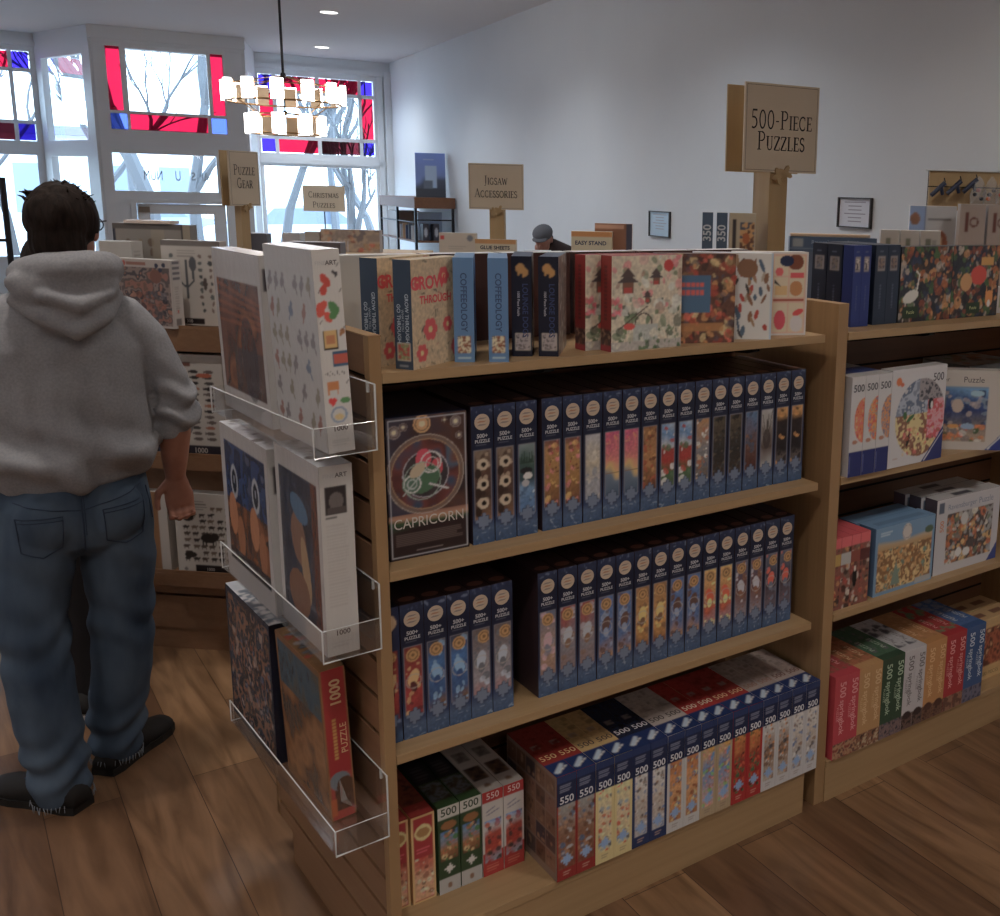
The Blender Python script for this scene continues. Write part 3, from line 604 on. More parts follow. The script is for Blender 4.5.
def cover_box(w,h,d,cv,spinec,label,x,y,ang,texts=(),left=None,left_texts=(),body=None,z=ZT,group=None,mat_=M_PRINT,top=None):
    """x,y = front-right foot corner of the cover"""
    art={'front':cv}
    if left is not None: art['left']=left
    if top is not None: art['top']=top
    b=make_box('puzzle_box',w,d,h,body or spinec,art,list(texts)+list(left_texts),material=mat_)
    a=math.radians(ang); u=Vector((math.cos(a),math.sin(a))); c=Vector((x,y))-u*w/2
    return place(b,c.x,c.y,z,a,label,group)
def garden(w=.2):
    cv=Cv(w,H1,.0022,(175,165,145)); r=random.Random(4)
    cv.speck(0,.0,w,.12,[(60,90,55),(90,110,80),(40,60,45),(150,150,130)],50,.006,.018,2); cv.speck(0,.08,w,H1,[(190,110,115),(200,150,140),(150,120,100),(90,110,80),(200,190,165)],50,.006,.016,3)
    for cx,cy,s_ in ((.045,.155,.026),(.125,.165,.017),(.10,.12,.012)):
        cv.rect(cx-s_*.6,cy-s_*.9,cx+s_*.6,cy,(110,75,60)); cv.tri([(cx-s_*1.2,cy),(cx+s_*1.2,cy),(cx,cy+s_*.8)],(70,60,62)); cv.rect(cx-s_*.4,cy-s_*.9,cx+s_*.4,cy-s_*.4,(160,60,55)); cv.tri([(cx-s_*.8,cy+s_*.5),(cx+s_*.8,cy+s_*.5),(cx,cy+s_*1.3)],(75,62,62))
    cv.ring(.09,.06,.024,.004,(70,60,55)); cv.rect(.06,.02,.13,.058,(150,155,150)); cv.line(.02,.05,.10,.1,.003,(70,55,50)); cv.ell(.05,.055,.016,.008,(185,65,60)); cv.ell(.16,.192,.014,.014,(170,50,50)); cv.rect(0,0,w,.022,(150,145,140)); cv.speck(0,0,w,.05,[(70,100,60),(185,175,160),(60,80,60)],40,.004,.010,8); cv.speck(0,.08,.03,.14,[(190,80,95),(200,120,130)],14,.005,.01,9)
    return cv
def redspine(d=.041):
    s=Cv(d,H1,.003,(118,28,28)); s.paint(s.rm(0,.01,d,.05),[(90,60,50),(60,40,40),(130,100,80)],.008,2); s.rect(0,0,d,.012,(140,40,50)); [s.rect(d*.35,.07+.009*k,d*.6,.0755+.009*k,(80,25,28)) for k in range(14)]; return s
cover_box(.2,H1,.041,garden(),(118,28,28),'front puzzle box with Japanese garden cover and dark red spine, top shelf',.735,.020,1.5,left=redspine(),group='Japanese garden puzzle boxes')
cover_box(.2,H1,.041,garden(),(118,28,28),'Japanese garden puzzle box with dark red spine, mostly hidden behind its twin',.695,.066,1.5,left=redspine(),group='Japanese garden puzzle boxes')
cv=Cv(.2,H1,.0025,(90,60,50)); cv.speck(0,0,.2,H1,[(150,60,45),(170,120,70),(60,45,45),(120,90,60),(190,90,70),(80,70,80),(190,160,110)],230,.005,.015,6); cv.rect(.05,.075,.135,.165,(62,95,125)); cv.rect(.06,.03,.17,.05,(160,110,60),.8); [cv.rect(.062+.012*k,.118+.018*j,.071+.012*k,.130+.018*j,(190,80,70)) for k in range(5) for j in (0,1)]
cover_box(.2,H1,.041,cv,(90,60,60),'busy brown puzzle box with blue title panel, right of the garden cover',.890,.008,-19)
cv=Cv(.2,H1,.002,(180,178,175)); r=random.Random(8)
for i in range(70): cv.ell(r.uniform(.01,.19),r.uniform(.01,.2),r.uniform(.003,.006),r.uniform(.008,.018),r.choice([(60,55,55),(120,85,60),(140,110,80),(70,90,110),(160,60,50),(150,140,125)]),r.uniform(-.5,.5))
cv.ell(.135,.178,.026,.024,(120,85,60)); cv.rect(.195,0,.2,H1,(150,165,185))
cover_box(.2,H1,.04,cv,(165,170,180),'white puzzle box patterned with feathers and a round brown nest, on the top shelf',1.006,.001,-32)
cv=Cv(.2,H1,.002,(185,150,130)); 
for q in ((.105,.155,.145,.205),(.15,.155,.19,.205),(.105,.10,.145,.15),(.15,.10,.19,.15),(.105,.09,.19,.095),(.105,.01,.145,.085),(.15,.01,.19,.085)): cv.rect(*q,(195,165,140)); 
cv.ell(.165,.19,.022,.02,(110,60,40)); cv.ell(.14,.193,.020,.014,(30,40,70)); cv.ell(.12,.165,.011,.011,(190,80,80)); cv.rect(.152,.15,.188,.162,(190,70,75)); cv.rect(.11,.105,.143,.128,(185,150,95)); cv.ell(.168,.122,.018,.02,(165,110,60)); cv.tri([(.108,.135),(.124,.128),(.108,.145)],(40,35,40)); cv.tri([(.124,.128),(.14,.145),(.14,.135)],(40,35,40)); cv.ell(.125,.04,.016,.026,(180,60,75)); cv.ell(.172,.03,.018,.022,(175,170,170)); cv.ell(.176,.06,.016,.008,(185,60,60),.4); cv.frame(0,0,.2,H1,.004,(175,170,168)); cv.rect(.105,.09,.19,.094,(150,70,50))
cover_box(.2,H1,.04,cv,(170,168,165),'pink puzzle box with cakes in a grid, right end of the top shelf',1.150,.026,-20)
# back row on the top shelf: pale box tops behind the front row
for i in range(6):
    w=.185; cv=Cv(w,.206,.006,(120,120,125)); cv.paint(cv.rm(.01,.01,w-.01,.2),[(150,140,130),(90,100,120),(170,160,140),(120,90,80)],.02,60+i)
    tp=Cv(w,.05,.01,(172,172,172)); b=make_box('puzzle_box',w,.05,.206,(150,148,145) if i==0 else (62,40,36),{'front':cv,'top':tp})
    place(b,.125+i*.195,.365,ZT,PI,'white-topped puzzle box facing away, %s from left in top shelf back row'%ORD[i],'puzzle boxes facing the far aisle')
# taller slate boxes with 350 on the back half
def b350():
    w,d,h=.034,.055,.30; s=Cv(w,h,.004,(58,78,100)); s.rect(0,0,w,.05,(50,68,90))
    return make_box('puzzle_box',w,d,h,(150,145,140),{'front':s},[T('350',w/2,.235,.036,(150,160,170),rot=PI/2,bold=.02),T('K',w/2,.11,.03,(130,145,160),rot=PI/2)])
b=b350(); place(b,1.337,.690,ZT,-.66,'slate-blue 350-piece puzzle box, left of the pair behind the top shelf row','350-piece puzzle boxes'); 
b=dup(b); place(b,1.372,.660,ZT,-.66,'slate-blue 350-piece puzzle box, right of the pair, next to the cream picture box','350-piece puzzle boxes')
cv=Cv(.085,.30,.003,(150,140,120)); cv.rect(.012,.1,.022,.28,(50,45,50)); cv.paint(cv.rm(.035,.05,.08,.27),[(150,110,70),(90,60,50),(170,130,80),(60,70,90)],.02,8); cv.ell(.055,.22,.012,.018,(150,80,40))
b=make_box('puzzle_box',.085,.04,.30,(150,145,138),{'front':cv}); place(b,1.425,.6215,ZT,-.66,'cream puzzle box with a brown picture, standing between the 350 boxes and the sign post')

# ---- sign posts
def board(mb,w,h,mside,t=.006,border=True):
    mb.box(-w/2,w/2,0,t,0,h,mside,bev=.0008)
SXT=.82
def sign(name,loc,rz,bw,bh,post_h,lines,label,gap=.075,post=(.052,.062),puzzle=True,scale=1,single=False):
    """loc = foot of the post; boards hang at its top, front one at local y<0"""
    g=empty(name,loc,rz); setp(g,label,'sign')
    pw,pd=post; m=MB(); m.box(-pw/2,pw/2,-pd/2,pd/2,0,post_h+bh*.5,M_POST,bev=.0015); m.build('post',g)
    f=MB(); f.box(-bw/2,bw/2,-pd/2-.008,-pd/2,post_h,post_h+bh,M_SIGN,bev=.0008); fo=f.build('front_board',g)
    if not single:
        k=MB(); k.box(-bw/2,bw/2,pd/2,pd/2+.008,post_h,post_h+bh,M_POST,bev=.0008); k.build('back_board',g)
    fr=MB(); e=.0012; y=-pd/2-.0085; c=ink((70,62,55)); i=.006
    for q in ((-bw/2+i,bw/2-i,post_h+i,post_h+i+e),(-bw/2+i,bw/2-i,post_h+bh-i-e,post_h+bh-i),(-bw/2+i,-bw/2+i+e,post_h+i,post_h+bh-i),(bw/2-i-e,bw/2-i,post_h+i,post_h+bh-i)):
        fr.poly([(q[0],y,q[2]),(q[1],y,q[2]),(q[1],y,q[3]),(q[0],y,q[3])],M_PRINT,c)
    fr.build('border_line',fo)
    t=MB(); fm=lambda u,v:(u,-pd/2-.009,v)
    for s,v,size in lines: put_text(t,fm,s,0,post_h+bh*v,size,(40,38,40),serif=True,sx=SXT)
    t.build('lettering',fo)
    if puzzle:
        p=MB(); rr=.012*scale
        for cx,cz,a in ((-.010,post_h-.012,.3),(.016,post_h-.002,-.4)):
            p.prism([(cx+rr*(1+.45*math.cos(4*t_))*math.cos(t_+a),cz+rr*(1+.45*math.cos(4*t_))*math.sin(t_+a)) for t_ in [2*PI*k/24 for k in range(24)]],'y',-pd/2-.016,-pd/2-.009,M_POST)
        p.build('puzzle_piece_ornament',g)
    return g
sign('shop_sign',(1.547,.634,ZT),math.radians(-9.5),.276,.270,.430,[('500-Piece',.575,.056),('Puzzles',.335,.056)],'square cream sign reading 500-PIECE PUZZLES on a wooden post above the shelves',post=(.068,.10),scale=1.6)

# ---- second unit, top shelf
def dark_set(w,h,body,pic_c,tcol,name_txt=None,face='front',d=.12):
    s=Cv(w,h,.003,body); s.rect(w*.2,h*.68,w*.8,h*.86,(120,115,115)); s.paint(s.rm(w*.27,h*.7,w*.73,h*.84),pic_c,.006,3); s.lines_text(w*.3,h*.9,w*.7,h*.94,1,(90,100,120),.7)
    for k in range(9): s.rect(w*.44,h*(.2+.035*k),w*.56,h*(.22+.035*k),(90,100,125),.5)
    return s
b=None
for i,yy in enumerate((.187,.126)):
    cv=dark_set(.058,.225,(26,32,48),[(60,60,70),(110,100,95),(80,85,100)],(70,80,100)); 
    r=make_box('puzzle_box',.070,.058,.228,(24,28,42),{'left':cv})
    place(r,1.4125,yy,ZT,0,'dark navy box with small framed picture, %s of two beside the side panel'%('farther' if i==0 else 'nearer'),'dark navy boxes beside the side panel')
for i in range(2):
    cv=dark_set(.035,.228,(30,48,108),[(60,60,70),(170,160,150),(80,85,100)],0)
    r=make_box('puzzle_box',.035,.04,.228,(28,42,95),{'front':cv})
    place(r,1.3945+.0357*i,.082,ZT,0,'royal blue slim box with small pictures, %s of two, second unit'%('left' if i==0 else 'right'),'royal blue slim puzzle boxes')
for i in range(2):
    cv=dark_set(.051,.228,(32,46,66),[(60,60,70),(120,100,90),(80,85,100)],0)
    r=make_box('puzzle_box',.051,.2,.228,(28,40,58),{'front':cv})
    place(r,1.4985+.052*i,.088,ZT,0,'slate navy puzzle box with a small picture, %s one beside the tropical covers'%('left' if i==0 else 'right'),'slate navy puzzle boxes')
for i in range(2):
    w=.235; cv=Cv(w,.222,.0025,(40,45,55)); cv.speck(0,0,w,.222,[(150,85,45),(40,55,80),(60,90,55),(120,60,45),(35,35,45),(170,120,70),(150,140,130),(60,50,45)],260,.006,.020,21+i*5)
    if i==0:
        cv.ell(.05,.075,.035,.018,(180,178,172),.3); cv.line(.075,.085,.085,.14,.006,(180,178,172)); cv.line(.085,.14,.07,.15,.005,(180,178,172)); cv.line(.02,.0,.03,.06,.004,(170,165,160))
    else:
        cv.ell(.19,.055,.02,.026,(190,120,55)); cv.tri([(.172,.07),(.182,.07),(.174,.1)],(190,120,55)); cv.tri([(.198,.07),(.208,.07),(.206,.1)],(190,120,55)); cv.ell(.19,.04,.008,.012,(200,190,180)); cv.ell(.13,.13,.04,.03,(185,60,50)); cv.rect(.14,.16,.2,.185,(175,130,60)); cv.ell(.07,.11,.028,.028,(175,130,80))
    cv.rect(.02 if i==0 else .08,.012,.085 if i==0 else .145,.045,(35,55,40))
    r=make_box('puzzle_box',w,.05,.222,(40,45,50),{'front':cv},[T('Puzzle',.052 if i==0 else .112,.029,.014,(170,175,120))])
    place(r,1.70+.2365*i,.088,ZT,0,'dark floral puzzle box with a white heron, top shelf of second unit' if i==0 else 'dark floral wildlife puzzle box with a fox, right of the heron one')
cv=Cv(.12,.06,.004,(170,170,170)); r=make_box('card_box',.075,.05,.085,(165,165,168),{'front':Cv(.075,.085,.004,(165,165,165)).rect(.04,.02,.06,.06,(120,130,90))}); place(r,2.105,.12,ZT,-.1,'small white card box at the right end of the second unit top shelf',cat='card box')

# ---- second unit, row 2
def white500(theme_cols,tri=True):
    w,h=.0530,.284; s=Cv(w,h,.0022,(165,165,168)); s.rect(0,0,w,.072,(28,38,95)); s.put((s.em(w*1.05,h*.56,.040,.064)<=1),(150,110,70)); m=s.em(w*1.05,h*.56,.040,.064)<=1; s.paint(m,theme_cols,.008,3); s.ell(w*.4,h*.35,.010,.006,(150,90,60)); s.lines_text(w*.2,h*.33,w*.8,h*.37,2,(150,120,110),.6); s.rect(w*.05,.01,w*.12,.06,(90,100,150))
    tp=Cv(w,.25,.005,(165,165,165)); tp.rect(0,.05,w,.12,(40,55,110))
    return make_box('puzzle_box',w,.25,h,(160,160,165),{'front':s,'top':tp},[T('500',w*.52,h-.034,.029,(70,72,82),bold=.015)])
cols=[[(180,60,60),(190,110,60),(190,90,90),(190,150,90)],[(130,125,130),(190,130,70),(190,80,60),(120,120,140)],[(100,100,125),(180,120,70),(140,120,120)]]
for i in range(3):
    place(white500(cols[i]),1.3305+.0542*i,-.008,Z2,0,'white and blue 500-piece box, %s of three beside the side panel'%(['left','middle','right'][i]),'white and blue 500-piece spines')
w=.246;h=.288; cv=Cv(w,h,.0022,(168,168,172)); cx,cy,R=.135,.138,.112
m=cv.em(cx,cy,R,R*1.04)<=1; m1=m&(cv.Y>cy+.01)&(cv.X<cx+.05); cv.paint(m,[(170,140,90),(190,165,110),(120,80,60),(180,150,110)],.02,4)
cv.paint(m&(cv.Y>cy+.012),[(110,120,140),(140,150,165),(80,95,120),(160,160,165)],.02,6); cv.paint(m&(cv.X>cx+.03)&(cv.Y<cy+.05)&(cv.Y>cy-.07),[(200,100,110),(210,130,140),(180,70,80),(150,90,70)],.015,8); cv.paint(m&(cv.X>cx-.01)&(cv.Y>cy+.05),[(80,80,90),(130,125,130),(60,60,70)],.015,9)
cv.ell(.18,.175,.012,.018,(25,25,30)); cv.ell(.185,.17,.006,.012,(190,190,190)); cv.ell(.09,.14,.02,.006,(50,90,50),.5); cv.ell(.065,.15,.008,.012,(50,90,50)); cv.ell(.085,.075,.006,.02,(30,28,28),-.3); cv.speck(.06,.03,.2,.11,[(150,70,50),(190,160,110),(90,60,45),(200,90,90)],25,.005,.012,5)
cv.tri([(w-.095,0),(w,0),(w,.10)],(30,40,100)); cv.line(w-.082,.004,w,.087,.004,(170,170,185)); cv.ell(.03,h-.035,.012,.012,(190,100,50)); cv.ell(.045,h-.045,.008,.006,(180,90,60)); cv.lines_text(.02,.02,.05,.03,1,(150,120,110))
r=make_box('puzzle_box',w,.045,h,(165,165,168),{'front':cv},[T('500',w-.038,h-.036,.034,(70,72,82),bold=.01)]); place(r,1.5925,-.003,Z2,.02,'white 500-piece puzzle box with a round collage picture and blue corner, second unit upper row')
w=.30;h=.252; cv=Cv(w,h,.0025,(165,160,155)); cv.bands(.03,.025,w-.075,h-.055,[(0,(150,130,110)),(.25,(90,90,100)),(.5,(40,60,110)),(.8,(60,90,140)),(1,(90,140,180))],3,.3); cv.speck(.03,.025,w-.075,.08,[(190,110,60),(180,160,130),(60,90,60),(190,90,70),(120,110,110),(200,190,170)],50,.005,.014,3); cv.speck(.03,.08,w-.075,h-.06,[(50,80,130),(110,130,150),(40,55,95),(150,140,140)],40,.006,.018,4); cv.ell(.075,.15,.02,.035,(90,95,110)); cv.ell(.13,.14,.018,.022,(165,150,140)); cv.ell(.165,.075,.022,.010,(120,150,180)); cv.ell(.12,.075,.018,.007,(200,130,60)); cv.ell(.19,.18,.022,.009,(130,165,190))
cv.tri([(w-.075,0),(w,0),(w,.08)],(40,55,120)); cv.line(w-.066,.004,w,.074,.004,(170,175,190)); cv.rect(.03,h-.055,w-.075,h-.052,(100,130,160))
r=make_box('puzzle_box',w,.05,h,(160,155,150),{'front':cv},[T('Ravensburger',.045,h-.030,.020,(80,75,80)),T('Puzzle',.176,h-.030,.026,(80,75,80))])
a=math.radians(-38); place(r,1.968-.15*math.cos(a),-.062+.15*-math.sin(a),Z2,a,'grey puzzle box with an undersea fish picture, angled on the second unit')
for i in range(2):
    cv=Cv(.26,.05,.006,(100,110,105)); cv.speck(0,0,.26,.05,[(60,60,70),(120,140,110),(150,100,70),(80,100,130)],30,.01,.02,i); r=make_box('puzzle_box',.27,.20,.115 ,(110,112,112),{'front':Cv(.27,.115,.006,(80,85,90)),'top':Cv(.27,.2,.006,(150,150,150)).speck(0,0,.27,.2,[(60,60,70),(110,130,100),(150,100,70)],30,.01,.03,i)})
    place(r,2.165,.155,Z2+.1155*i,0,'flat-lying puzzle box, %s of the stack behind the fish puzzle'%('bottom' if i==0 else 'top'),'flat boxes behind the fish puzzle')

# ---- second unit, row 3
for i,(xa,xb) in enumerate(((1.2900,1.3275),(1.3285,1.3695),(1.3705,1.4065),(1.4075,1.4480))):
    w=xb-xa; h=.218; cv=Cv(w,h,.0025,(120,70,60)); cv.speck(0,0,w,h*.86,[(160,150,140),(60,45,40),(150,60,50),(170,120,70),(100,80,70),(40,30,30)],34,.005,.014,50+i); cv.rect(0,h*.86,w,h,(190,80,85)); cv.rect(0,h*.62,w,h*.78,[(160,130,60),(150,150,150),(120,60,50),(80,40,40)][i])
    if i==2: cv.ell(w*.5,h*.4,w*.25,h*.14,(20,18,20)); cv.ell(w*.5,h*.52,w*.12,h*.04,(180,170,160))
    tp=Cv(w,.2,.005,(185,70,80)); r=make_box('puzzle_box',w,.18,h,(150,60,60),{'front':cv,'top':tp})
    place(r,(xa+xb)/2,.022,Z3,0,'small pink-topped puzzle box, %s of four beside the side panel'%(['leftmost','second from left','third from left','rightmost'][i]),'pink-topped small puzzle boxes')
w=.272;h=.214
for i in range(2):
    cv=Cv(w,h,.0025,(92,128,160)); cv.paint(cv.rm(.012,.012,w-.012,h*.72),[(150,110,60),(170,130,80),(120,85,50),(185,155,100),(100,70,45)],.022,4); cv.speck(.012,.012,w-.012,h*.7,[(190,160,110),(110,75,45),(170,120,60),(90,120,110)],90,.004,.011,3); cv.bands(.012,h*.66,w-.012,h*.84,[(0,(160,125,75)),(.5,(160,140,110)),(.75,(92,128,160)),(1,(92,128,160))],5,.7)
    cv.tri([(.075,.02),(.12,.02),(.098,.1)],(100,120,110)); cv.ell(w*.52,h*.85,.022,.026,(170,165,160)); cv.ring(w*.52,h*.85,.021,.002,(120,110,110)); cv.rect(w-.08,.004,w-.005,.022,(140,145,150)); cv.lines_text(.02,h*.86,.075,h*.93,2,(150,170,190),.8); cv.ell(w*.9,h*.8,.02,.012,(70,90,70))
    tp=Cv(w,.07,.005,(92,130,165)); tp.rect(.03,.02,w-.03,.04,(60,90,130),.5)
    r=make_box('puzzle_box',w,.068,h,(70,105,140),{'front':cv,'top':tp}); place(r,1.612+(-.012*i),.027+.071*i,Z3,.01,'light blue puzzle box with golden battle picture, %s of two, middle row'%('front' if i==0 else 'rear'),'light blue puzzle boxes')
w=.32;h=.25
for i in range(3):
    cv=Cv(w,h,.0025,(160,160,165)); cv.paint(cv.rm(.055,.03,w-.035,h-.055),[(110,100,95),(150,95,55),(70,60,60),(130,130,130),(170,120,70)],.03,7); cv.speck(.055,.03,w-.035,h-.055,[(180,175,165),(60,50,50),(170,90,50),(90,100,80),(190,150,90),(120,60,45),(130,135,145)],110,.005,.016,9); cv.ell(.12,.06,.016,.016,(190,190,190)); cv.ell(.16,.055,.018,.014,(190,185,180)); cv.ell(.14,h-.08,.018,.022,(165,165,165)); cv.line(.2,.06,.26,h-.08,.006,(60,50,50)); cv.tri([(w-.05,0),(w,0),(w,.06)],(40,55,120)); cv.rect(.012,h-.045,.035,h-.012,(70,80,100))
    tp=Cv(w,.05,.005,(160,160,163)); tp.rect(.1,.01,.18,.03,(60,60,70))
    r=make_box('puzzle_box',w,.048,h,(70,60,70),{'front':cv,'top':tp},[T('Ravensburger',.125,h-.032,.026,(110,120,140)),T('Puzzle',.245,h-.032,.030,(110,120,140)),T('500',.03,.16,.026,(170,110,80),rot=PI/2,bold=.02)])
    place(r,1.925+(-.016*i),.036+.052*i,Z3,-.01,'pale grey 500-piece puzzle box with a busy still-life picture, %s on the middle row'%(['front one','middle one','rear one'][i]),'pale grey still-life puzzle boxes')

# ---- second unit, base row
def spring(c,w,h,footcols,tcol,topcols,wave=False,seed=1):
    s=Cv(w,h,.0022,c); s.paint(s.rm(0,0,w,h*.19),footcols,.01,seed)
    if wave: s.ell(w*.5,h*.17,w*.4,h*.05,footcols[0])
    tp=Cv(w,.24,.004,topcols[0]); tp.rect(0,0,w,.03,c); tp.speck(0,.03,w,.24,topcols,30,.005,.02,seed)
    return make_box('puzzle_box',w,.24,h,c,{'front':s,'top':tp},[T('500',w*.62,h*.83,.034,tcol,rot=-PI/2,bold=.015),T('springbok',w*.62,h*.5,.028,tcol,rot=-PI/2,bold=.015),T('PUZZLE',w*.25,h*.55,.013,tcol,rot=-PI/2),T('PUZZLE',w*.5,.10,.022,tcol,face='top',rot=PI/2)],material=M_SHRINK)
SB=[((165,50,62),[(90,60,55),(150,110,80),(120,60,50)],(190,120,125),[(150,60,60),(110,80,60)],'pink-red',0),((160,120,72),[(60,45,40),(120,80,60),(160,140,110)],(175,145,100),[(150,90,60),(120,80,50)],'tan',0),
    ((42,66,50),[(70,70,85),(110,90,90),(50,50,60)],(130,155,130),[(60,90,70),(90,90,95)],'dark green',0),((162,160,165),[(50,38,38),(90,70,65),(40,35,35)],(90,85,90),[(160,160,165),(70,70,80)],'white',1),
    ((165,115,62),[(70,45,38),(100,70,55),(60,40,35)],(185,145,95),[(160,110,65),(170,120,75)],'orange-tan',1),((150,34,42),[(90,60,50),(130,90,70)],(190,120,120),[(150,50,50),(90,110,80)],'crimson',0),((45,75,120),[(60,60,80),(90,90,110)],(150,165,185),[(60,90,140),(110,120,140)],'mid-blue',0)]
pw=.0503
for i,(c,fc,tc2,tpc,nmx,wv) in enumerate(SB):
    p=spring(c,pw-.0008,.264,fc,tc2,tpc,bool(wv),70+i)
    for j in range(2):
        q=p if j==0 else dup(p); place(q,1.301+pw/2+(2*i+j)*pw,-.010,ZD,0,'upright %s 500-piece puzzle box, %s of its pair on the second base shelf'%(nmx,'left' if j==0 else 'right'),nmx+' 500-piece puzzle boxes')
for i in range(2):
    cv=Cv(.25,.2,.004,(170,140,90)); cv.paint(cv.rm(.01,.05,.24,.19),[(110,50,35),(150,80,50),(80,40,30),(180,140,100)],.02,5+i); cv.rect(0,0,.25,.04,(165,135,85)); tp=Cv(.25,.07,.004,(165,135,90)); tp.rect(.05,.02,.11,.05,(100,60,40)); tp.rect(.15,.02,.21,.05,(100,60,40))
    r=make_box('puzzle_box',.25,.075,.225,(165,135,88),{'front':cv,'top':tp},[T('500 PIECES',.125,.02,.02,(110,85,50))]); place(r,2.14+.0*i,.055+.08*i,ZD,0,'tan puzzle box facing forward at right end of the second base shelf, %s'%('front one' if i==0 else 'rear one'),'tan forward-facing puzzle boxes')

# ---- acrylic trays on the slatwall end with boxes
YAWS=[math.radians(4.0),math.radians(2.1),math.radians(2.1)]
def tray(z,yaw,x_out,lip,back,L,label):
    g=empty('acrylic_tray',(-.0268 if z>1 else -.0258,-.034 if z>1 else -.012,z),yaw); setp(g,label,'display tray',group='clear acrylic trays on the slatwall')
    t=.003; W=x_out
    f=MB(); f.box(-W,-.001,0,L,0,t,M_ACR); f.build('tray_floor',g)
    b=MB(); b.box(-.004,-.001,0,L,t,back,M_ACR); b.build('back_plate',g)
    l=MB(); l.box(-W,-W+t,0,L,t,lip,M_ACR); l.build('front_lip',g)
    for y in (0,L-t):
        e=MB(); e.box(-W+t,-.004,y,y+t,t,lip,M_ACR); e.build('end_lip',g)
    e=MB(); s=.0022
    e.tube([(-W,0,lip),(-W,0,0),(-.0015,0,0),(-.0015,0,back)],s,M_ACRE,seg=6); e.tube([(-W,L,lip),(-W,L,0),(-.0015,L,0),(-.0015,L,back)],s,M_ACRE,seg=6); e.tube([(-W,0,lip),(-W,L,lip)],.0014,M_ACRE,seg=6); e.tube([(-.0015,0,back),(-.0015,L,back)],.0016,M_ACRE,seg=6); e.tube([(-W,0,lip),(-.004,0,lip)],.001,M_ACRE,seg=6); e.tube([(-.0015,.03,back),(-.0015,.03,back-.02)],.003,M_ACRE,seg=6)
    e.build('polished_edge',g); return g
TZ=(1.264,.846,.423); TYO=(-.034,-.012,-.012); YAWS[0]=math.radians(5.5)
tray(TZ[0],YAWS[0],.124,.057,.128,.53,'clear acrylic tray holding two white puzzle boxes, topmost on the slatwall end')
tray(TZ[1],YAWS[1],.118,.066,.138,.66,'clear acrylic tray holding two white-bordered dark pictures, middle of the three')
tray(TZ[2],YAWS[2],.113,.056,.140,.70,'clear acrylic tray holding a red and a dark puzzle box, lowest of the three')
def tray_box(near,yaw,w,d,h,z,body,side_cv,front_cv=None,texts=(),top_cv=None,label='',lean=0,material=M_PRINT,lid=None):
    """near = foot corner at -x,-y; w thickness in x, d length in y; cover faces -x"""
    art={'left':side_cv}
    if front_cv: art['front']=front_cv
    if top_cv: art['top']=top_cv
    r=make_box('puzzle_box',w,d,h,body,art,texts,material=material,lid=lid)
    c=Vector(near)+Vector((math.cos(yaw),math.sin(yaw)))*w/2
    return place(r,c.x,c.y,z+.0035,yaw,label,tilt=(0,lean))
h=.378; w=.051; d=.235
cv=Cv(d,h,.003,(150,150,152)); r_=random.Random(3)
for a in range(7):
    for b in range(6):
        if (a+b)%2 or r_.random()<.5:
            x_,y_=.022+a*.031,.05+b*.052; c=r_.choice([(110,105,110),(130,95,90),(95,105,125),(120,115,105)]); cv.ell(x_,y_,.012,.009,c,r_.uniform(-1,1)); cv.line(x_,y_,x_+r_.uniform(-.014,.014),y_-.018,.005,c); cv.ell(x_+.004,y_+.014,.006,.006,c)
sp=Cv(w,h,.0018,(172,170,168))
rq=random.Random(12)
for (cx_,cy_,s_,c_) in ((.022,.318,.016,(175,60,50)),(.014,.268,.017,(190,70,55)),(.038,.262,.017,(70,120,70)),(.040,.335,.006,(60,60,65)),(.044,.225,.007,(150,100,60))):
    for k in range(4): sp.ell(cx_+rq.uniform(-.5,.5)*s_,cy_+rq.uniform(-.8,.8)*s_,s_*.42,s_*.62,c_,rq.uniform(-.8,.8))
sp.rect(.008,.196,.036,.232,(30,25,25)); sp.rect(.0095,.198,.0345,.2305,(185,150,90)); sp.rect(.014,.206,.030,.222,(170,110,70))
sp.rect(.022,.163,.051,.192,(45,80,110)); sp.rect(.0255,.168,.051,.187,(170,75,60)); sp.rect(.008,.120,.030,.135,(175,110,60)); sp.line(.010,.120,.010,.112,.003,(175,110,60)); sp.line(.027,.120,.027,.112,.003,(175,110,60)); sp.ell(.013,.100,.005,.005,(190,50,50)); sp.ell(.019,.100,.005,.005,(190,50,50)); sp.tri([(.0085,.098),(.016,.088),(.0235,.098)],(190,50,50)); sp.ell(.04,.098,.010,.006,(75,125,75))
for k in range(9): sp.line(.006+.0045*k,.147+.002*(k%2),.007+.0045*k,.152+.002*(k%3),.0012,(60,60,60))
for q in ((.044,.348),(.006,.30),(.045,.30),(.046,.23),(.005,.245),(.045,.13)): sp.line(q[0],q[1],q[0]+.004,q[1]+.006,.0015,(60,55,55))
sp.ring(.026,.072,.014,.004,(120,135,155)); sp.ell(.026,.068,.009,.006,(185,160,110)); sp.lines_text(.008,.012,.044,.026,3,(140,140,140),.6)
TY=Vector((-.117,-.0))
tray_box((-.118,-.029),YAWS[0]*.8,w,.235,h,TZ[0],(165,165,168),cv,sp,[T('1000',.026,.046,.0145,(70,60,60),bold=.02),T('FINE',.014,h-.024,.010,(150,150,152)),T('ART',.034,h-.024,.0115,(80,78,80),bold=.02)],Cv(w,.235,.004,(160,162,168)),'white 1000-piece box with coloured shapes on its spine, near one in top tray',lean=math.radians(-2.2),material=M_SHRINK)
h=.352
cv=Cv(.305,h,.003,(150,148,150)); cv.paint(cv.rm(.02,.05,.285,.29),[(95,60,45),(120,75,50),(75,50,45),(105,70,60),(60,48,50)],.09,4,True); cv.paint(cv.rm(.02,.05,.285,.15)&(cv.X>.1),[(55,50,58),(80,60,55),(60,60,75)],.06,5,True)
for k in range(5): cv.line(.02,.28-.02*k,.285,.25-.012*k,.008,(150,85,55),.35)
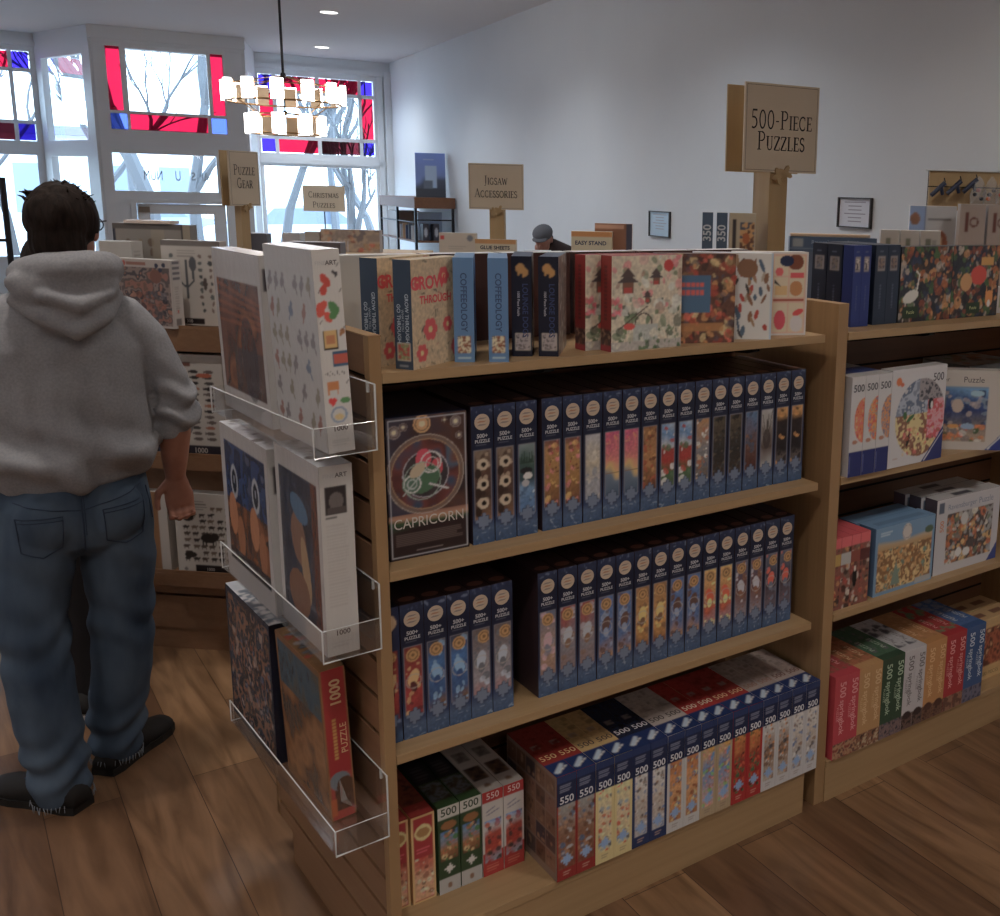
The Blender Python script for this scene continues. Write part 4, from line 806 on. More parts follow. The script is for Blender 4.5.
cv.ell(.2,.13,.05,.09,(50,45,55),.1,.6)
sp=Cv(.045,h,.003,(155,153,152)); sp.rect(.004,.28,.022,.325,(50,45,50)); sp.ell(.02,.05,.008,.012,(110,110,120))
tray_box((-.146,.224),YAWS[0]*.5,.045,.305,h,TZ[0],(150,148,150),cv,sp,(),Cv(.045,.305,.005,(170,170,175)),'large white-bordered puzzle box with a swirling brown painting, far one in the top tray',lean=math.radians(-1.4),material=M_SHRINK)
h=.386
cv=Cv(.25,h,.0028,(150,148,150)); cv.rect(.02,.045,.235,.345,(38,45,60)); cv.paint(cv.rm(.02,.045,.235,.345),[(34,38,52),(44,52,70),(30,32,44)],.06,4,True); cv.ell(.12,.21,.040,.055,(112,82,68),.3); cv.ell(.13,.275,.050,.026,(60,92,122),-.3); cv.ell(.155,.15,.022,.07,(140,112,82),.2); cv.ell(.11,.09,.06,.05,(105,72,55),-.2); cv.rect(.2,.045,.235,.345,(80,45,38))
sp=Cv(.064,h,.002,(158,156,154)); sp.rect(.010,.29,.052,.345,(45,42,45)); sp.ell(.031,.315,.014,.018,(90,84,84)); sp.rect(.014,.292,.048,.302,(70,64,64)); sp.lines_text(.010,.10,.052,.27,26,(135,130,130),.35,4,.8); sp.lines_text(.010,.015,.052,.03,2,(135,130,130),.4); sp.rect(.01,.282,.03,.285,(90,90,90))
tp=Cv(.064,.25,.004,(165,168,175)); tp.speck(0,.05,.064,.25,[(90,80,75),(120,120,125)],14,.005,.015,3)
tray_box((-.130,.000),YAWS[1],.064,.25,h,TZ[1],(155,153,153),cv,sp,[T('1000',.032,.046,.0150,(75,65,65),bold=.02),T('FINE',.018,h-.020,.0115,(140,140,142)),T('ART',.042,h-.020,.0125,(75,72,74),bold=.02)],tp,'white 1000-piece box with dark blue and tan picture, near one in middle tray',material=M_SHRINK)
h=.368
cv=Cv(.33,h,.003,(150,148,150)); cv.paint(cv.rm(.03,.05,.31,.335),[(60,45,38),(120,75,50),(90,60,45),(75,50,42)],.05,4); cv.paint(cv.rm(.03,.2,.31,.335),[(35,45,75),(50,65,100),(40,50,80),(70,75,95)],.05,6)
for cx in (.09,.24): cv.ell(cx,.245,.026,.04,(140,145,155)); cv.ell(cx,.245,.016,.028,(35,38,50)); cv.ell(cx,.25,.006,.01,(120,125,140)); cv.ell(cx-.02,.165,.03,.05,(160,105,70)); cv.ell(cx+.03,.12,.025,.05,(140,90,60))
cv.paint(cv.rm(.03,.05,.31,.08),[(40,35,38),(60,50,50)],.03,6)
sp=Cv(.045,h,.004,(150,150,150)); sp.rect(.01,.27,.035,.33,(50,45,50)); tp=Cv(.045,.33,.005,(165,168,175)); tp.speck(0,.05,.045,.33,[(90,80,75),(120,120,125)],14,.005,.015,3)
tray_box((-.152,.262),YAWS[1],.045,.33,h,TZ[1],(150,148,150),cv,sp,(),tp,'white-bordered puzzle box with blue and orange ring shapes, far one in middle tray',material=M_SHRINK)
h=.347
cv=Cv(.27,h,.003,(110,75,45)); cv.paint(cv.rm(.012,.012,.262,h-.012),[(110,72,40),(130,88,50),(90,62,42),(70,65,60)],.06,4,True); cv.paint(cv.rm(.012,.23,.262,h-.012),[(45,60,75),(60,75,85),(80,70,55)],.04,8,True)
sp=Cv(.053,h,.002,(150,38,42)); sp.rect(0,0,.053,.105,(150,60,50)); sp.paint(sp.rm(.012,.02,.05,.085),[(60,45,40),(90,60,45),(70,50,45)],.012,2,True); [sp.rect(.018,.14+.008*k,.026,.145+.008*k,(175,130,60)) for k in range(12)]; sp.ell(.024,.088,.022,.022,(100,110,120)); sp.ell(.034,.074,.018,.022,(80,55,40)); sp.rect(0,0,.004,h,(130,90,55)); sp.rect(.049,0,.053,h,(130,90,55)); sp.rect(.002,.01,.014,.05,(160,80,40))
tp=Cv(.053,.27,.004,(120,85,50)); tp.speck(.004,.03,.049,.26,[(70,90,105),(150,60,45),(90,95,100),(150,140,140),(60,45,40)],26,.006,.014,5)
def foil(r,w,d,h_):
    f=MB(); f.mesh([(-w*.1,-.002,.10),(-w*.02,-.010,.075),(w*.12,-.012,.045),(w*.5,-.02,.02),(w*.4,-.002,.015),(-w*.1,-.002,.04)],[(0,1,5),(1,2,4,5),(2,3,4)],M_BAG); f.build('torn_wrap',r)
r=tray_box((-.106,.104),YAWS[2],.053,.27,h,TZ[2],(140,95,55),cv,sp,[T('1000',.030,.292,.031,(185,150,110),rot=PI/2,bold=.03),T('PUZZLE',.040,.185,.020,(180,140,100),rot=PI/2,bold=.01),],tp,'red 1000-piece puzzle box with gold lettering and torn wrap, near one in the bottom tray',lean=math.radians(-2.0),material=M_SHRINK)
foil(r,.053,.27,h)
cv=Cv(.33,h,.003,(38,42,60)); cv.paint(cv.rm(.012,.012,.318,h-.012),[(60,45,42),(90,65,50),(45,42,50),(110,80,65),(50,55,70),(130,110,100)],.03,4); cv.speck(.012,.08,.318,.25,[(130,110,100),(100,60,50),(70,80,100)],60,.005,.015,4)
sp=Cv(.042,h,.004,(20,24,38)); tp=Cv(.042,.33,.005,(150,155,165)); tp.paint(tp.rm(0,0,.042,.26),[(150,155,165),(90,100,115),(170,170,175)],.02,4)
tray_box((-.134,.398),YAWS[2],.042,.33,h,TZ[2],(22,26,42),cv,sp,(),tp,'dark blue-edged puzzle box with a crowded picture, far one in the bottom tray',material=M_SHRINK)
# ------------------------------------------------------------------ the slatwall display behind the man (turned)
G0=(.05,2.17); A0=math.radians(-43.8)
g0=empty('slatwall_display',(G0[0],G0[1],0),A0); setp(g0,'brown slatwall display unit with ledges, standing behind the man, low in the shade','shelving')
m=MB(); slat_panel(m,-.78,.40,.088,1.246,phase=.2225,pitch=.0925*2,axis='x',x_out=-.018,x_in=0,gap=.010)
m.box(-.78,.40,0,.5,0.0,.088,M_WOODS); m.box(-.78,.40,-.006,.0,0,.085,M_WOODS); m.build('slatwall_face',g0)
m=MB(); m.box(-.78,.40,.006,.5,.088,1.246,M_WOODS); m.build('core',g0)
LZ=(.335,.785,1.248)
for i,z in enumerate(LZ):
    m=MB(); m.box(-.78,.40,-.085,-.018,z-(.08 if i==2 else .052),z,M_WOODS,bev=.002); m.box(-.78,.40,-.085,-.080,z,z+.012,M_WOODS); m.build('ledge',g0)
def g0box(s0,s1,z,h,cv,body,label,off=-.067,th=.045,tilt=-.05,texts=(),side=None,yaw=0,top=None):
    w=s1-s0; art={'front':cv}
    if side is not None: art['left' if yaw>0 else 'right']=side
    if top is not None: art['top']=top
    r=make_box('puzzle_box',w,th,h,body,art,texts); c=Vector((G0[0],G0[1]))+Vector((math.cos(A0),math.sin(A0)))*((s0+s1)/2)+Vector((-math.sin(A0),math.cos(A0)))*off
    return place(r,c.x,c.y,z+.001,A0+yaw,label)
def chart(w,h,kind,bg=(150,145,140),seed=1):
    cv=Cv(w,h,.003,bg); r=random.Random(seed); rows={'animals':9,'fish':13,'cactus':9,'leaf':7,'birds':8,'bugs':6}[kind]
    for a in range(rows):
        n=max(2,int(w/(h/rows)/(2.2 if kind in('fish',) else 1.1)))
        for b in range(n):
            x=w*.1+(b+.5)*(w*.8/n)+r.uniform(-.004,.004); y=h*.14+(a+.5)*(h*.72/rows); s_=h*.72/rows*.42
            c=r.choice({'animals':[(45,38,36),(70,58,52),(90,75,65)],'fish':[(60,55,55),(80,70,68),(40,35,38),(130,80,60)],'cactus':[(80,85,85),(60,65,68),(100,85,80)],'leaf':[(90,75,65),(70,62,58),(110,95,80)],'birds':[(45,40,42),(70,60,58)],'bugs':[(50,48,50),(70,60,60)]}[kind])
            if kind=='fish': cv.ell(x,y,s_*1.9,s_*.75,c); cv.tri([(x-s_*2.4,y-s_*.6),(x-s_*1.4,y),(x-s_*2.4,y+s_*.6)],c)
            elif kind=='animals':
                if r.random()<.85: cv.ell(x,y,s_*1.1,s_*.6,c); cv.ell(x+s_*1.1,y+s_*.3,s_*.35,s_*.35,c); cv.rect(x-s_*.8,y-s_*1.1,x-s_*.5,y,c); cv.rect(x+s_*.5,y-s_*1.1,x+s_*.8,y,c)
            elif kind=='birds': cv.ell(x,y,s_*1.2,s_*.45,c,r.uniform(-.8,.8)); cv.ell(x,y,s_*.4,s_*1.1,c,r.uniform(-.8,.8))
            else: cv.ell(x,y,s_*r.uniform(.4,.9),s_*r.uniform(.6,1.05),c,r.uniform(-.5,.5))
    return cv
w,h=.245,.305
cv=chart(w,h,'animals',seed=4); cv.rect(.03,h-.075,.14,h-.02,(150,145,140)); cv.lines_text(.045,h-.065,.13,h-.025,4,(80,75,72),.8); cv.ell(.125,.135,.030,.018,(35,28,26)); cv.ell(.15,.142,.016,.016,(35,28,26)); [cv.rect(x_,.108,x_+.005,.13,(35,28,26)) for x_ in (.10,.112,.14,.15)]; cv.ell(.052,.07,.024,.012,(38,32,30)); cv.ell(.05,.215,.024,.016,(38,32,30)); cv.rect(0,0,w,.028,(150,145,140)); cv.rect(.068,.002,.205,.03,(28,22,24)); cv.ell(.03,.014,.007,.007,(100,95,95)); cv.frame(.018,.034,w-.018,h-.012,.0015,(100,95,92))
g0box(.003,.248,LZ[0],h,cv,(140,135,130),'white animal-chart 1000-piece puzzle box with a bison, on the lowest ledge behind the man',texts=[T('1000',.125,.015,.016,(130,125,122),bold=.03)],top=Cv(w,.045,.005,(160,160,160)))
cv=chart(.2,.303,'birds',seed=6); cv.rect(.13,0,.165,.303,(120,85,55)); cv.rect(.165,0,.2,.303,(150,145,142)); cv.rect(.05,.0,.10,.03,(30,24,26))
g0box(-.226,-.026,LZ[0],.303,cv,(140,135,130),'white bird-chart puzzle box with a brown stripe, on the lowest ledge beside the man\'s hand')
g0box(-.48,-.26,LZ[0],.303,chart(.22,.303,'leaf',seed=16),(140,135,130),'white leaf-chart puzzle box on the lowest ledge, hidden behind the man\'s leg')
w,h=.27,.37; cv=chart(w,h,'fish',seed=5); cv.rect(.03,h-.045,.15,h-.028,(95,60,50)); cv.rect(0,0,w,.038,(35,32,42)); cv.rect(.01,.004,.07,.034,(45,55,80)); cv.ell(.2,h-.075,.03,.008,(150,75,50)); cv.line(0,h-.006,w,h-.006,.006,(165,160,155))
g0box(-.045,.225,LZ[1],h,cv,(140,135,130),'white fish-chart puzzle box on the middle ledge, right of the man\'s rolled sleeve',texts=[T('1000',.17,.019,.026,(130,125,122),bold=.03)],top=Cv(w,.045,.005,(165,165,165)))
g0box(-.33,-.065,LZ[1],.36,chart(.265,.36,'bugs',seed=15),(140,135,130),'white insect-chart puzzle box on the middle ledge, hidden behind the man\'s arm')
# top ledge
w,h=.235,.238; cv=Cv(w,h,.0022,(140,132,128)); cv.paint(cv.rm(.012,.008,w-.008,h-.028),[(95,70,62),(120,80,70),(75,65,65),(110,95,90),(60,55,60),(130,90,75)],.03,5); cv.speck(.012,.008,w-.008,.13,[(60,55,62),(90,85,90),(120,70,55),(40,38,45)],60,.005,.014,3); cv.ell(.17,.18,.024,.024,(100,65,55)); cv.ell(.04,h-.015,.007,.009,(140,60,50)); cv.rect(.05,h-.020,.13,h-.010,(120,80,70)); cv.ell(w-.06,h-.02,.008,.008,(40,45,65)); cv.ell(w-.045,h-.035,.008,.008,(40,45,65)); cv.ell(w-.03,h-.018,.008,.008,(40,45,65))
sd=Cv(.045,h,.003,(145,140,138)); [sd.rect(.006,.17+.018*k,.038,.18+.018*k,(80,80,88)) for k in range(4)]; sd.rect(.008,.01,.03,.035,(90,85,85)); sd.lines_text(.012,.05,.03,.15,12,(90,85,82),.5); sd.ell(.02,.06,.004,.006,(150,60,50))
g0box(-.150,.085,LZ[2],h,cv,(140,135,132),'rusty-brown crowded-picture puzzle box, nearest on the top ledge beside the man\'s shoulder',off=-.080,side=sd,yaw=-.16)
w,h=.220,.302; cv=chart(w,h,'cactus',seed=9); cv.rect(.05,.02,.13,.28,(150,145,140)); cv.line(.090,.10,.090,.23,.010,(62,66,72)); cv.line(.065,.155,.065,.19,.007,(62,66,72)); cv.line(.065,.155,.090,.135,.007,(62,66,72)); cv.line(.115,.165,.115,.2,.007,(62,66,72)); cv.line(.115,.16,.090,.135,.007,(62,66,72)); cv.ell(.115,.22,.014,.026,(70,72,78)); cv.ell(.158,.15,.008,.022,(70,60,58)); cv.rect(0,h-.018,w,h,(95,90,88)); cv.rect(.07,.004,.145,.026,(32,26,28)); cv.lines_text(.06,h-.06,.13,h-.03,3,(100,95,92),.6)
g0box(-.02,.200,LZ[2],h,cv,(140,135,132),'white cactus-chart puzzle box standing behind the rusty-brown one on the top ledge',off=.012,tilt=0,texts=[T('300',.09,.015,.016,(130,125,122),bold=.03)])
w,h=.125,.23; cv=Cv(w,h,.003,(145,142,140)); 
for a in range(4):
    for b in range(3):
        x_,y_=.02+.036*b,.05+.045*a; [cv.ell(x_+dx,y_+dy,.008,.009,(42,42,50)) for dx,dy in ((0,.010),(-.008,-.004),(.008,-.004))]
g0box(-.27,-.145,LZ[2],.290,cv,(140,138,135),'small white puzzle box with dark three-leaf shapes, behind the man\'s collar on the top ledge',off=.035,th=.06,side=Cv(.06,.290,.004,(150,148,146)).lines_text(.01,.18,.05,.26,6,(110,108,106),.6))
w,h=.301,.350; cv=chart(w,h,'leaf',bg=(110,105,100),seed=12); cv.rect(0,0,.012,h,(40,45,58)); cv.rect(0,h-.02,w,h,(75,70,68)); cv.rect(w-.035,0,w-.028,h,(45,42,45)); cv.rect(w-.028,0,w,h,(120,110,95)); cv.rect(.15,.15,.20,.33,(125,115,100),.6)
g0box(-.289,.012,LZ[2],h,cv,(100,98,98),'tall dark-framed leaf-chart puzzle box, rearmost on the top ledge behind the man',off=.145)
mt=MB(); mt.box(-.09,.09,-.03,.03,0,.012,M_PRINT,ink((165,150,140)),.002); place(mt.build('game_case'),G0[0]-.150*math.cos(A0)-.168*math.sin(A0),G0[1]-.150*math.sin(A0)+.168*math.cos(A0),LZ[2]+.352,A0,'thin pale case lying on top of the tall leaf-chart puzzle box',cat='game case')

# ------------------------------------------------------------------ sign behind, farther displays
sign('shop_sign',(.607,3.295,1.385),math.radians(31),.18,.25,.265,[('Puzzle',.64,.046),('Gear',.40,.046)],'cream sign reading PUZZLE GEAR between the chandelier and the white art boxes',post=(.05,.04),gap=.1)
sign('shop_sign',(1.775,3.00,1.40),math.radians(-37.7),.28,.23,.255,[('Jigsaw',.62,.044),('Accessories',.34,.044)],'cream landscape sign reading JIGSAW ACCESSORIES on a wooden post',post=(.075,.05),single=True,scale=1.5)
sg=empty('shop_sign',(1.478,4.78,1.45),math.radians(-37)); setp(sg,'small tan sign reading CHRISTMAS PUZZLES on a thin rod in front of the right window','sign')
m=MB(); m.tube([(0,0,0),(0,0,.15)],.004,M_IRON); m.build('rod',sg)
m=MB(); m.box(-.13,.13,-.004,.004,.14,.30,M_SIGN); o=m.build('board',sg)
m=MB(); fm=lambda u,v:(u,-.0055,v); put_text(m,fm,'Christmas',0,.240,.036,(60,55,52),serif=True); put_text(m,fm,'Puzzles',0,.178,.036,(60,55,52),serif=True); m.build('lettering',o)

def table(name,x0,x1,y0,y1,z,label,rz=0,loc=(0,0)):
    g=empty(name,(loc[0],loc[1],0),rz); setp(g,label,'display table')
    MB().box(x0,x1,y0,y1,z-.03,z,M_WOODH,bev=.002).build('table_top',g)
    for x in (x0+.04,x1-.04):
        for y in (y0+.04,y1-.04): MB().box(x-.03,x+.03,y-.03,y+.03,0,z-.03,M_WOODV).build('leg',g)
    MB().box(x0+.01,x1-.01,y0+.01,y1-.01,.3,.32,M_WOODH).build('lower_shelf',g); return g
R37=math.radians(-37.5)
# long display carrying accessories
table('display_table',-.22,.98,-.12,.42,1.40,'long wooden display behind the first shelving unit, carrying glue sheets and stand boxes',R37,(1.60,2.98))
def stand(cx,cy,rz,w,h,d,bodyc,cv,texts,label,z=1.401,cat='box',name='product_box',group=None):
    r=make_box(name,w,d,h,bodyc,{'front':cv},texts); return place(r,cx,cy,z,rz,label,group,cat)
cv=Cv(.185,.135,.004,(165,158,148)); cv.rect(.008,.10,.026,.12,(170,50,50)); cv.ell(.155,.11,.015,.015,(110,115,125)); cv.lines_text(.045,.05,.14,.075,2,(130,125,120),.6); cv.rect(.03,.012,.15,.016,(150,110,80))
stand(1.545,2.99,R37,.185,.135,.04,(160,155,148),cv,[],'pale card box with a red corner mark, left of the GLUE SHEETS pack')
cv=Cv(.205,.108,.004,(165,158,140)); cv.rect(0,.085,.205,.108,(165,120,70)); cv.rect(0,.02,.205,.028,(150,140,120))
stand(1.693,2.868,R37,.205,.108,.04,(160,150,135),cv,[T('GLUE SHEETS',.10,.066,.0250,(40,45,60),bold=.03)],'cream and orange pack reading GLUE SHEETS below the accessories sign',cat='pack')
cv=Cv(.13,.05,.004,(130,140,150)); cv.paint(cv.rm(0,.01,.13,.04),[(150,150,150),(90,110,130),(160,160,160)],.012,3)
for k in range(2): stand(1.855,2.73,R37+.08*k,.13,.028,.09,(150,155,160),Cv(.13,.028,.004,(120,130,145)).rect(.01,.01,.12,.016,(170,170,175)),[],'flat grey box, %s of two stacked right of the glue sheets'%('lower' if k==0 else 'upper'),z=1.401+.0290*k)
cv=Cv(.205,.16,.004,(165,158,135)); cv.rect(0,.135,.205,.16,(170,115,60)); cv.ell(.13,.025,.04,.02,(180,120,70)); cv.ell(.15,.03,.015,.012,(170,70,50))
stand(2.073,2.565,R37,.205,.16,.07,(165,150,125),cv,[T('EASY STAND',.098,.102,.0275,(35,45,75),bold=.03)],'cream and orange box reading EASY STAND on the rear display')
stand(2.20,2.56,R37,.19,.20,.05,(150,120,95),Cv(.19,.20,.004,(120,80,60)).rect(.16,0,.19,.2,(60,60,75)).rect(0,.175,.15,.195,(160,120,100)),[],'taller reddish box standing behind the EASY STAND box')
# second rear table, beyond
table('display_table',-.25,.75,-.15,.40,1.375,'rear wooden display in front of the right window, loaded with stacked goods',R37,(1.10,4.33))
cv=Cv(.34,.125,.006,(120,105,95)); cv.paint(cv.rm(.0,.0,.34,.125),[(120,105,95),(140,120,100),(95,85,85)],.04,5); cv.speck(.0,.05,.2,.12,[(160,80,60),(150,110,80),(110,60,50)],12,.01,.02,2); cv.speck(.2,0,.34,.05,[(160,80,60),(140,110,80)],10,.01,.02,3); [cv.rect(.05+.02*k,.0,.06+.02*k,.06,(150,145,150)) for k in range(6)]
stand(1.40,4.12,R37,.34,.128,.06,(120,110,105),cv,[],'wide printed display box with red lettering in front of the right window',z=1.376)
stand(1.13,4.33,R37,.10,.10,.08,(140,135,130),Cv(.10,.10,.005,(130,125,125)),[],'small grey carton at the left end of the window display',z=1.376)
stand(1.225,4.25,R37,.085,.11,.08,(130,120,110),Cv(.085,.11,.005,(125,115,105)),[],'small brown carton beside the grey one on the window display',z=1.376)
table('display_table',-.32,.36,-.16,.34,1.385,'small wooden display between the art boxes and the rear window display',R37,(.80,3.36))
stand(.90,3.20,R37,.25,.098,.08,(85,80,85),Cv(.25,.098,.005,(80,75,80)).rect(.13,.03,.14,.06,(150,150,150)).rect(.16,.03,.17,.06,(140,140,145)),[],'dark low box on the small display right of the sign posts',z=1.386)
stand(.70,3.42,R37,.09,.13,.06,(70,72,82),Cv(.09,.13,.005,(70,72,85)),[],'small dark blue box between the PUZZLE GEAR post and the window',z=1.386)

# things beyond the second unit
R40=math.radians(-36)
cv=Cv(.305,.22,.004,(60,80,108)); cv.rect(0,.0,.305,.17,(70,85,110)); cv.rect(0,.180,.305,.183,(90,110,135)); cv.rect(.010,.188,.045,.215,(120,130,140))
def onu(cx,cy,rz,w,h,d,bodyc,cv,texts,label,cat,name,group=None):
    r=make_box(name,w,d,h,bodyc,{'front':cv},texts); return place(r,cx,cy,ZT,rz,label,group,cat)
onu(1.868,.652,R40,.305,.22,.045,(60,78,105),cv,[T('Ravensburger',.130,.202,.020,(120,140,165)),T('Puzzle',.225,.202,.020,(120,140,165))],'wide slate-blue puzzle box with pale lettering along its top, behind the second unit front row','puzzle box','puzzle_box')
mm=MB(); mm.box(-.15,.13,.004,.040,0,.010,M_PRINT,ink((165,140,115)),.002); place(mm.build('card_strip'),1.868,.652,ZT+.2215,R40,'flat pale cardboard strip lying on the wide slate-blue box',cat='card')
for k,(px,py) in enumerate(((2.028,.535),(2.085,.494),(2.145,.452))):
    w_=(.066,.066,.070)[k]; cv=Cv(w_,.25,.004,(150,148,146)); cv.rect(.018,.185,.036,.225,(95,100,90)); cv.rect(.040,.19,.058,.22,(125,125,125)) if k==2 else None
    onu(px,py,R40,w_,.252,.03,(160,158,156),cv,[],'clear-fronted white card pack, %s of three beside the wide slate-blue box'%(['left','middle','right'][k]),'card pack','card_pack','white card packs')
cv=Cv(.17,.335,.004,(160,162,166)); cv.rect(.0,.23,.055,.335,(120,145,185)); cv.ell(.02,.29,.018,.022,(130,90,70)); cv.rect(.065,.285,.15,.295,(110,110,115)); cv.ell(.115,.20,.028,.050,(150,90,65)); cv.ell(.11,.21,.015,.024,(190,150,120)); cv.ell(.06,.15,.02,.02,(160,110,70)); cv.line(.058,.0,.058,.335,.004,(90,110,150))
onu(2.245,.530,R40,.17,.337,.02,(160,160,162),cv,[],'white craft book with a red-haired figure on its cover, behind the white card packs','book','craft_book')
for k in range(2):
    cv=Cv(.090,.345,.004,(140,130,125)); cv.rect(.02,.25,.032,.32,(90,50,45)); cv.ring(.050,.285,.014,.006,(90,50,45)); cv.speck(0,.0,.090,.14,[(50,30,30),(70,40,38)],8,.005,.01,k)
    onu(2.268+.078*k,.372-.060*k,R40,.090,.347,.04,(130,122,118),cv,[],'tall grey-brown box with a dark red emblem, %s of two at the right edge'%('left' if k==0 else 'right'),'box','product_box','grey-brown emblem boxes')

# ------------------------------------------------------------------ room (its axes are turned against the shelving)
TH=-.141247; RO=(-.7298,-1.9296)
def rloc(x,y): return (RO[0]+x*math.cos(TH)-y*math.sin(TH), RO[1]+x*math.sin(TH)+y*math.cos(TH))
def room(mb,name,kind=True,parent=None):
    o=mb.build(name,parent)
    if parent is None: o.location=(RO[0],RO[1],0); o.rotation_euler=(0,0,TH)
    if kind and parent is None: o['kind']='structure'
    return o
XR=3.83; YS=15.93; HC=3.5; XL=-3.6; YBK=-4.2
o=MB().box(-9,9,-8,20,-.05,0,M_FLOOR).build('floor'); o['kind']='structure'
room(MB().box(XL-.1,XR+.1,YBK-.1,YS+.1,HC,HC+.1,M_CEIL),'ceiling')
room(MB().box(XR,XR+.1,YBK,YS,0,HC,M_WALL),'wall_right')
room(MB().box(XL-.1,XL,YBK,YS,0,HC,M_WALL),'wall_left')
room(MB().box(XL,XR,YBK-.1,YBK,0,HC,M_WALL),'wall_back')
m=MB(); m.box(XR-.015,XR,8,YS,0,.14,M_TRIM); room(m,'baseboard_right')
def wall_with(mb,x0,x1,y0,y1,z0,z1,holes,M=M_TRIM,fr=True):
    """wall in the x-z plane of the room with rectangular holes"""
    xs=sorted({x0,x1,*[h[0] for h in holes],*[h[1] for h in holes]}); zs=sorted({z0,z1,*[h[2] for h in holes],*[h[3] for h in holes]})
    for i in range(len(xs)-1):
        for j in range(len(zs)-1):
            cx,cz=(xs[i]+xs[i+1])/2,(zs[j]+zs[j+1])/2
            if not any(h[0]<cx<h[1] and h[2]<cz<h[3] for h in holes): mb.box(xs[i],xs[i+1],y0,y1,zs[j],zs[j+1],M)
RH=[(2.05,3.60,2.17,3.23),(2.07,3.60,.75,1.99)]
m=MB(); wall_with(m,1.90,XR,YS,YS+.12,0,HC,RH); wall_with(m,XL,-.48,YS,YS+.12,0,HC,[(-2.10,-.58,2.19,3.28),(-2.10,-.60,.75,2.02)]); room(m,'wall_front')
m=MB(); m.box(1.98,XR,YS-.05,YS,3.30,3.36,M_TRIM); m.box(1.98,XR,YS-.03,YS,2.03,2.10,M_TRIM); m.box(3.64,3.72,YS-.03,YS,0,3.3,M_TRIM); m.box(XR-.09,XR,YS-.09,YS,0,3.36,M_TRIM); m.box(XL,-.48,YS-.05,YS,3.34,3.40,M_TRIM); room(m,'trim_1')
def pane(mb,x0,x1,z0,z1,y,M): mb.poly([(x0,y,z0),(x1,y,z0),(x1,y,z1),(x0,y,z1)],M)
def stained(name,y,outer,cells,mun):
    m=MB()
    for q in mun: m.box(q[0],q[1],y-.02,y+.02,q[2],q[3],M_TRIM)
    o=room(m,name); p=MB()
    for (x0,x1,z0,z1,M) in cells: pane(p,x0,x1,z0,z1,y,M)
    p.build('pane',o)
# right stained window
y=YS+.05; a,b_,c_,d_=2.05,3.60,2.17,3.23
xs=(2.05,2.235,2.285,2.805,2.855,3.385,3.43,3.60); zs=(2.17,2.355,2.40,2.975,3.02,3.23)
cells=[(2.06,2.235,3.03,3.22,M_BLUE),(2.285,2.805,3.03,3.22,M_RED),(2.855,3.385,3.03,3.22,M_RED),(3.43,3.59,3.03,3.22,M_BLUE),(2.06,2.235,2.41,2.98,M_RED),(2.285,3.385,2.41,2.98,M_GLASS),(3.43,3.59,2.41,2.98,M_RED),(2.06,2.235,2.18,2.36,M_BLUE),(2.285,2.805,2.18,2.36,M_RED),(2.855,3.385,2.18,2.36,M_DRED),(3.43,3.59,2.18,2.36,M_BLUE)]
mun=[(2.235,2.285,2.17,3.23),(3.385,3.43,2.17,3.23),(2.05,3.60,2.36,2.41),(2.05,3.60,2.98,3.03),(2.805,2.855,2.17,2.36),(2.805,2.855,3.03,3.23)]
stained('window_1',y,None,cells,mun)
cells=[]; mun=[(-.81,-.765,2.19,3.28),(-2.10,-.58,2.40,2.445),(-2.10,-.58,3.03,3.075),(-1.45,-1.40,2.19,2.42),(-1.93,-1.88,2.19,3.28)]
cells=[(-.765,-.59,3.075,3.27,M_BLUE),(-1.88,-.81,3.075,3.27,M_RED),(-.765,-.59,2.445,3.03,M_GLASS),(-1.88,-.81,2.445,3.03,M_GLASS),(-2.09,-1.93,2.445,3.03,M_RED),(-.765,-.59,2.20,2.40,M_BLUE),(-1.40,-.81,2.20,2.40,M_DRED),(-1.88,-1.45,2.20,2.40,M_RED),(-2.09,-1.93,2.2,2.4,M_BLUE),(-2.09,-1.93,3.075,3.27,M_BLUE)]
stained('window_2',y,None,cells,mun)
for n_,(x0,x1,z0,z1) in (('window_3',(2.07,3.60,.75,1.99)),('window_4',(-2.10,-.60,.75,2.02))):
    m=MB(); m.box(x0,x1,YS-.02,YS+.02,z0-.03,z0,M_TRIM); o=room(m,n_); p=MB(); pane(p,x0,x1,z0,z1,YS+.05,M_GLASS); p.build('pane',o)
# entry bay
YV=14.56
m=MB(); holes=[(.225,.375,2.555,3.285),(.435,1.305,2.555,3.27),(1.345,1.485,2.555,3.285),(.225,.405,2.335,2.52),(.435,1.275,2.335,2.52),(1.315,1.49,2.335,2.52),(.21,1.34,1.615,2.06),(.42,1.42,0,1.47)]
wall_with(m,.10,1.70,YV,YV+.08,0,HC,holes); room(m,'wall_entry')
m=MB(); m.box(.06,1.74,YV-.05,YV,3.36,HC,M_TRIM); m.box(.08,1.72,YV-.025,YV,3.32,3.36,M_TRIM); m.box(.30,1.50,YV-.03,YV,1.47,1.52,M_TRIM); m.box(.36,.42,YV-.03,YV,0,1.47,M_TRIM); m.box(1.42,1.48,YV-.03,YV,0,1.47,M_TRIM); m.box(.15,1.40,YV-.02,YV,2.075,2.11,M_TRIM); room(m,'trim_2')
o=room(MB().box(.225,.23,YV+.03,YV+.05,2.335,3.28,M_TRIM),'window_5'); p=MB(); yy=YV+.04
for q in ((holes[0],M_RED),(holes[1],M_GLASS),(holes[2],M_RED),(holes[3],M_LBLUE),(holes[4],M_RED),(holes[5],M_LBLUE)): pane(p,*q[0],yy,q[1])
p.build('pane',o)
o=room(MB().box(.21,1.34,YV+.06,YV+.075,1.605,1.615,M_TRIM),'window_6'); p=MB(); pane(p,*holes[6],yy,M_GLASS); p.build('pane',o)
t=MB(); fm=lambda u,v:(u,YV+.038,v); M_ETCH=mat('window_lettering',(.35,.38,.42),.6)
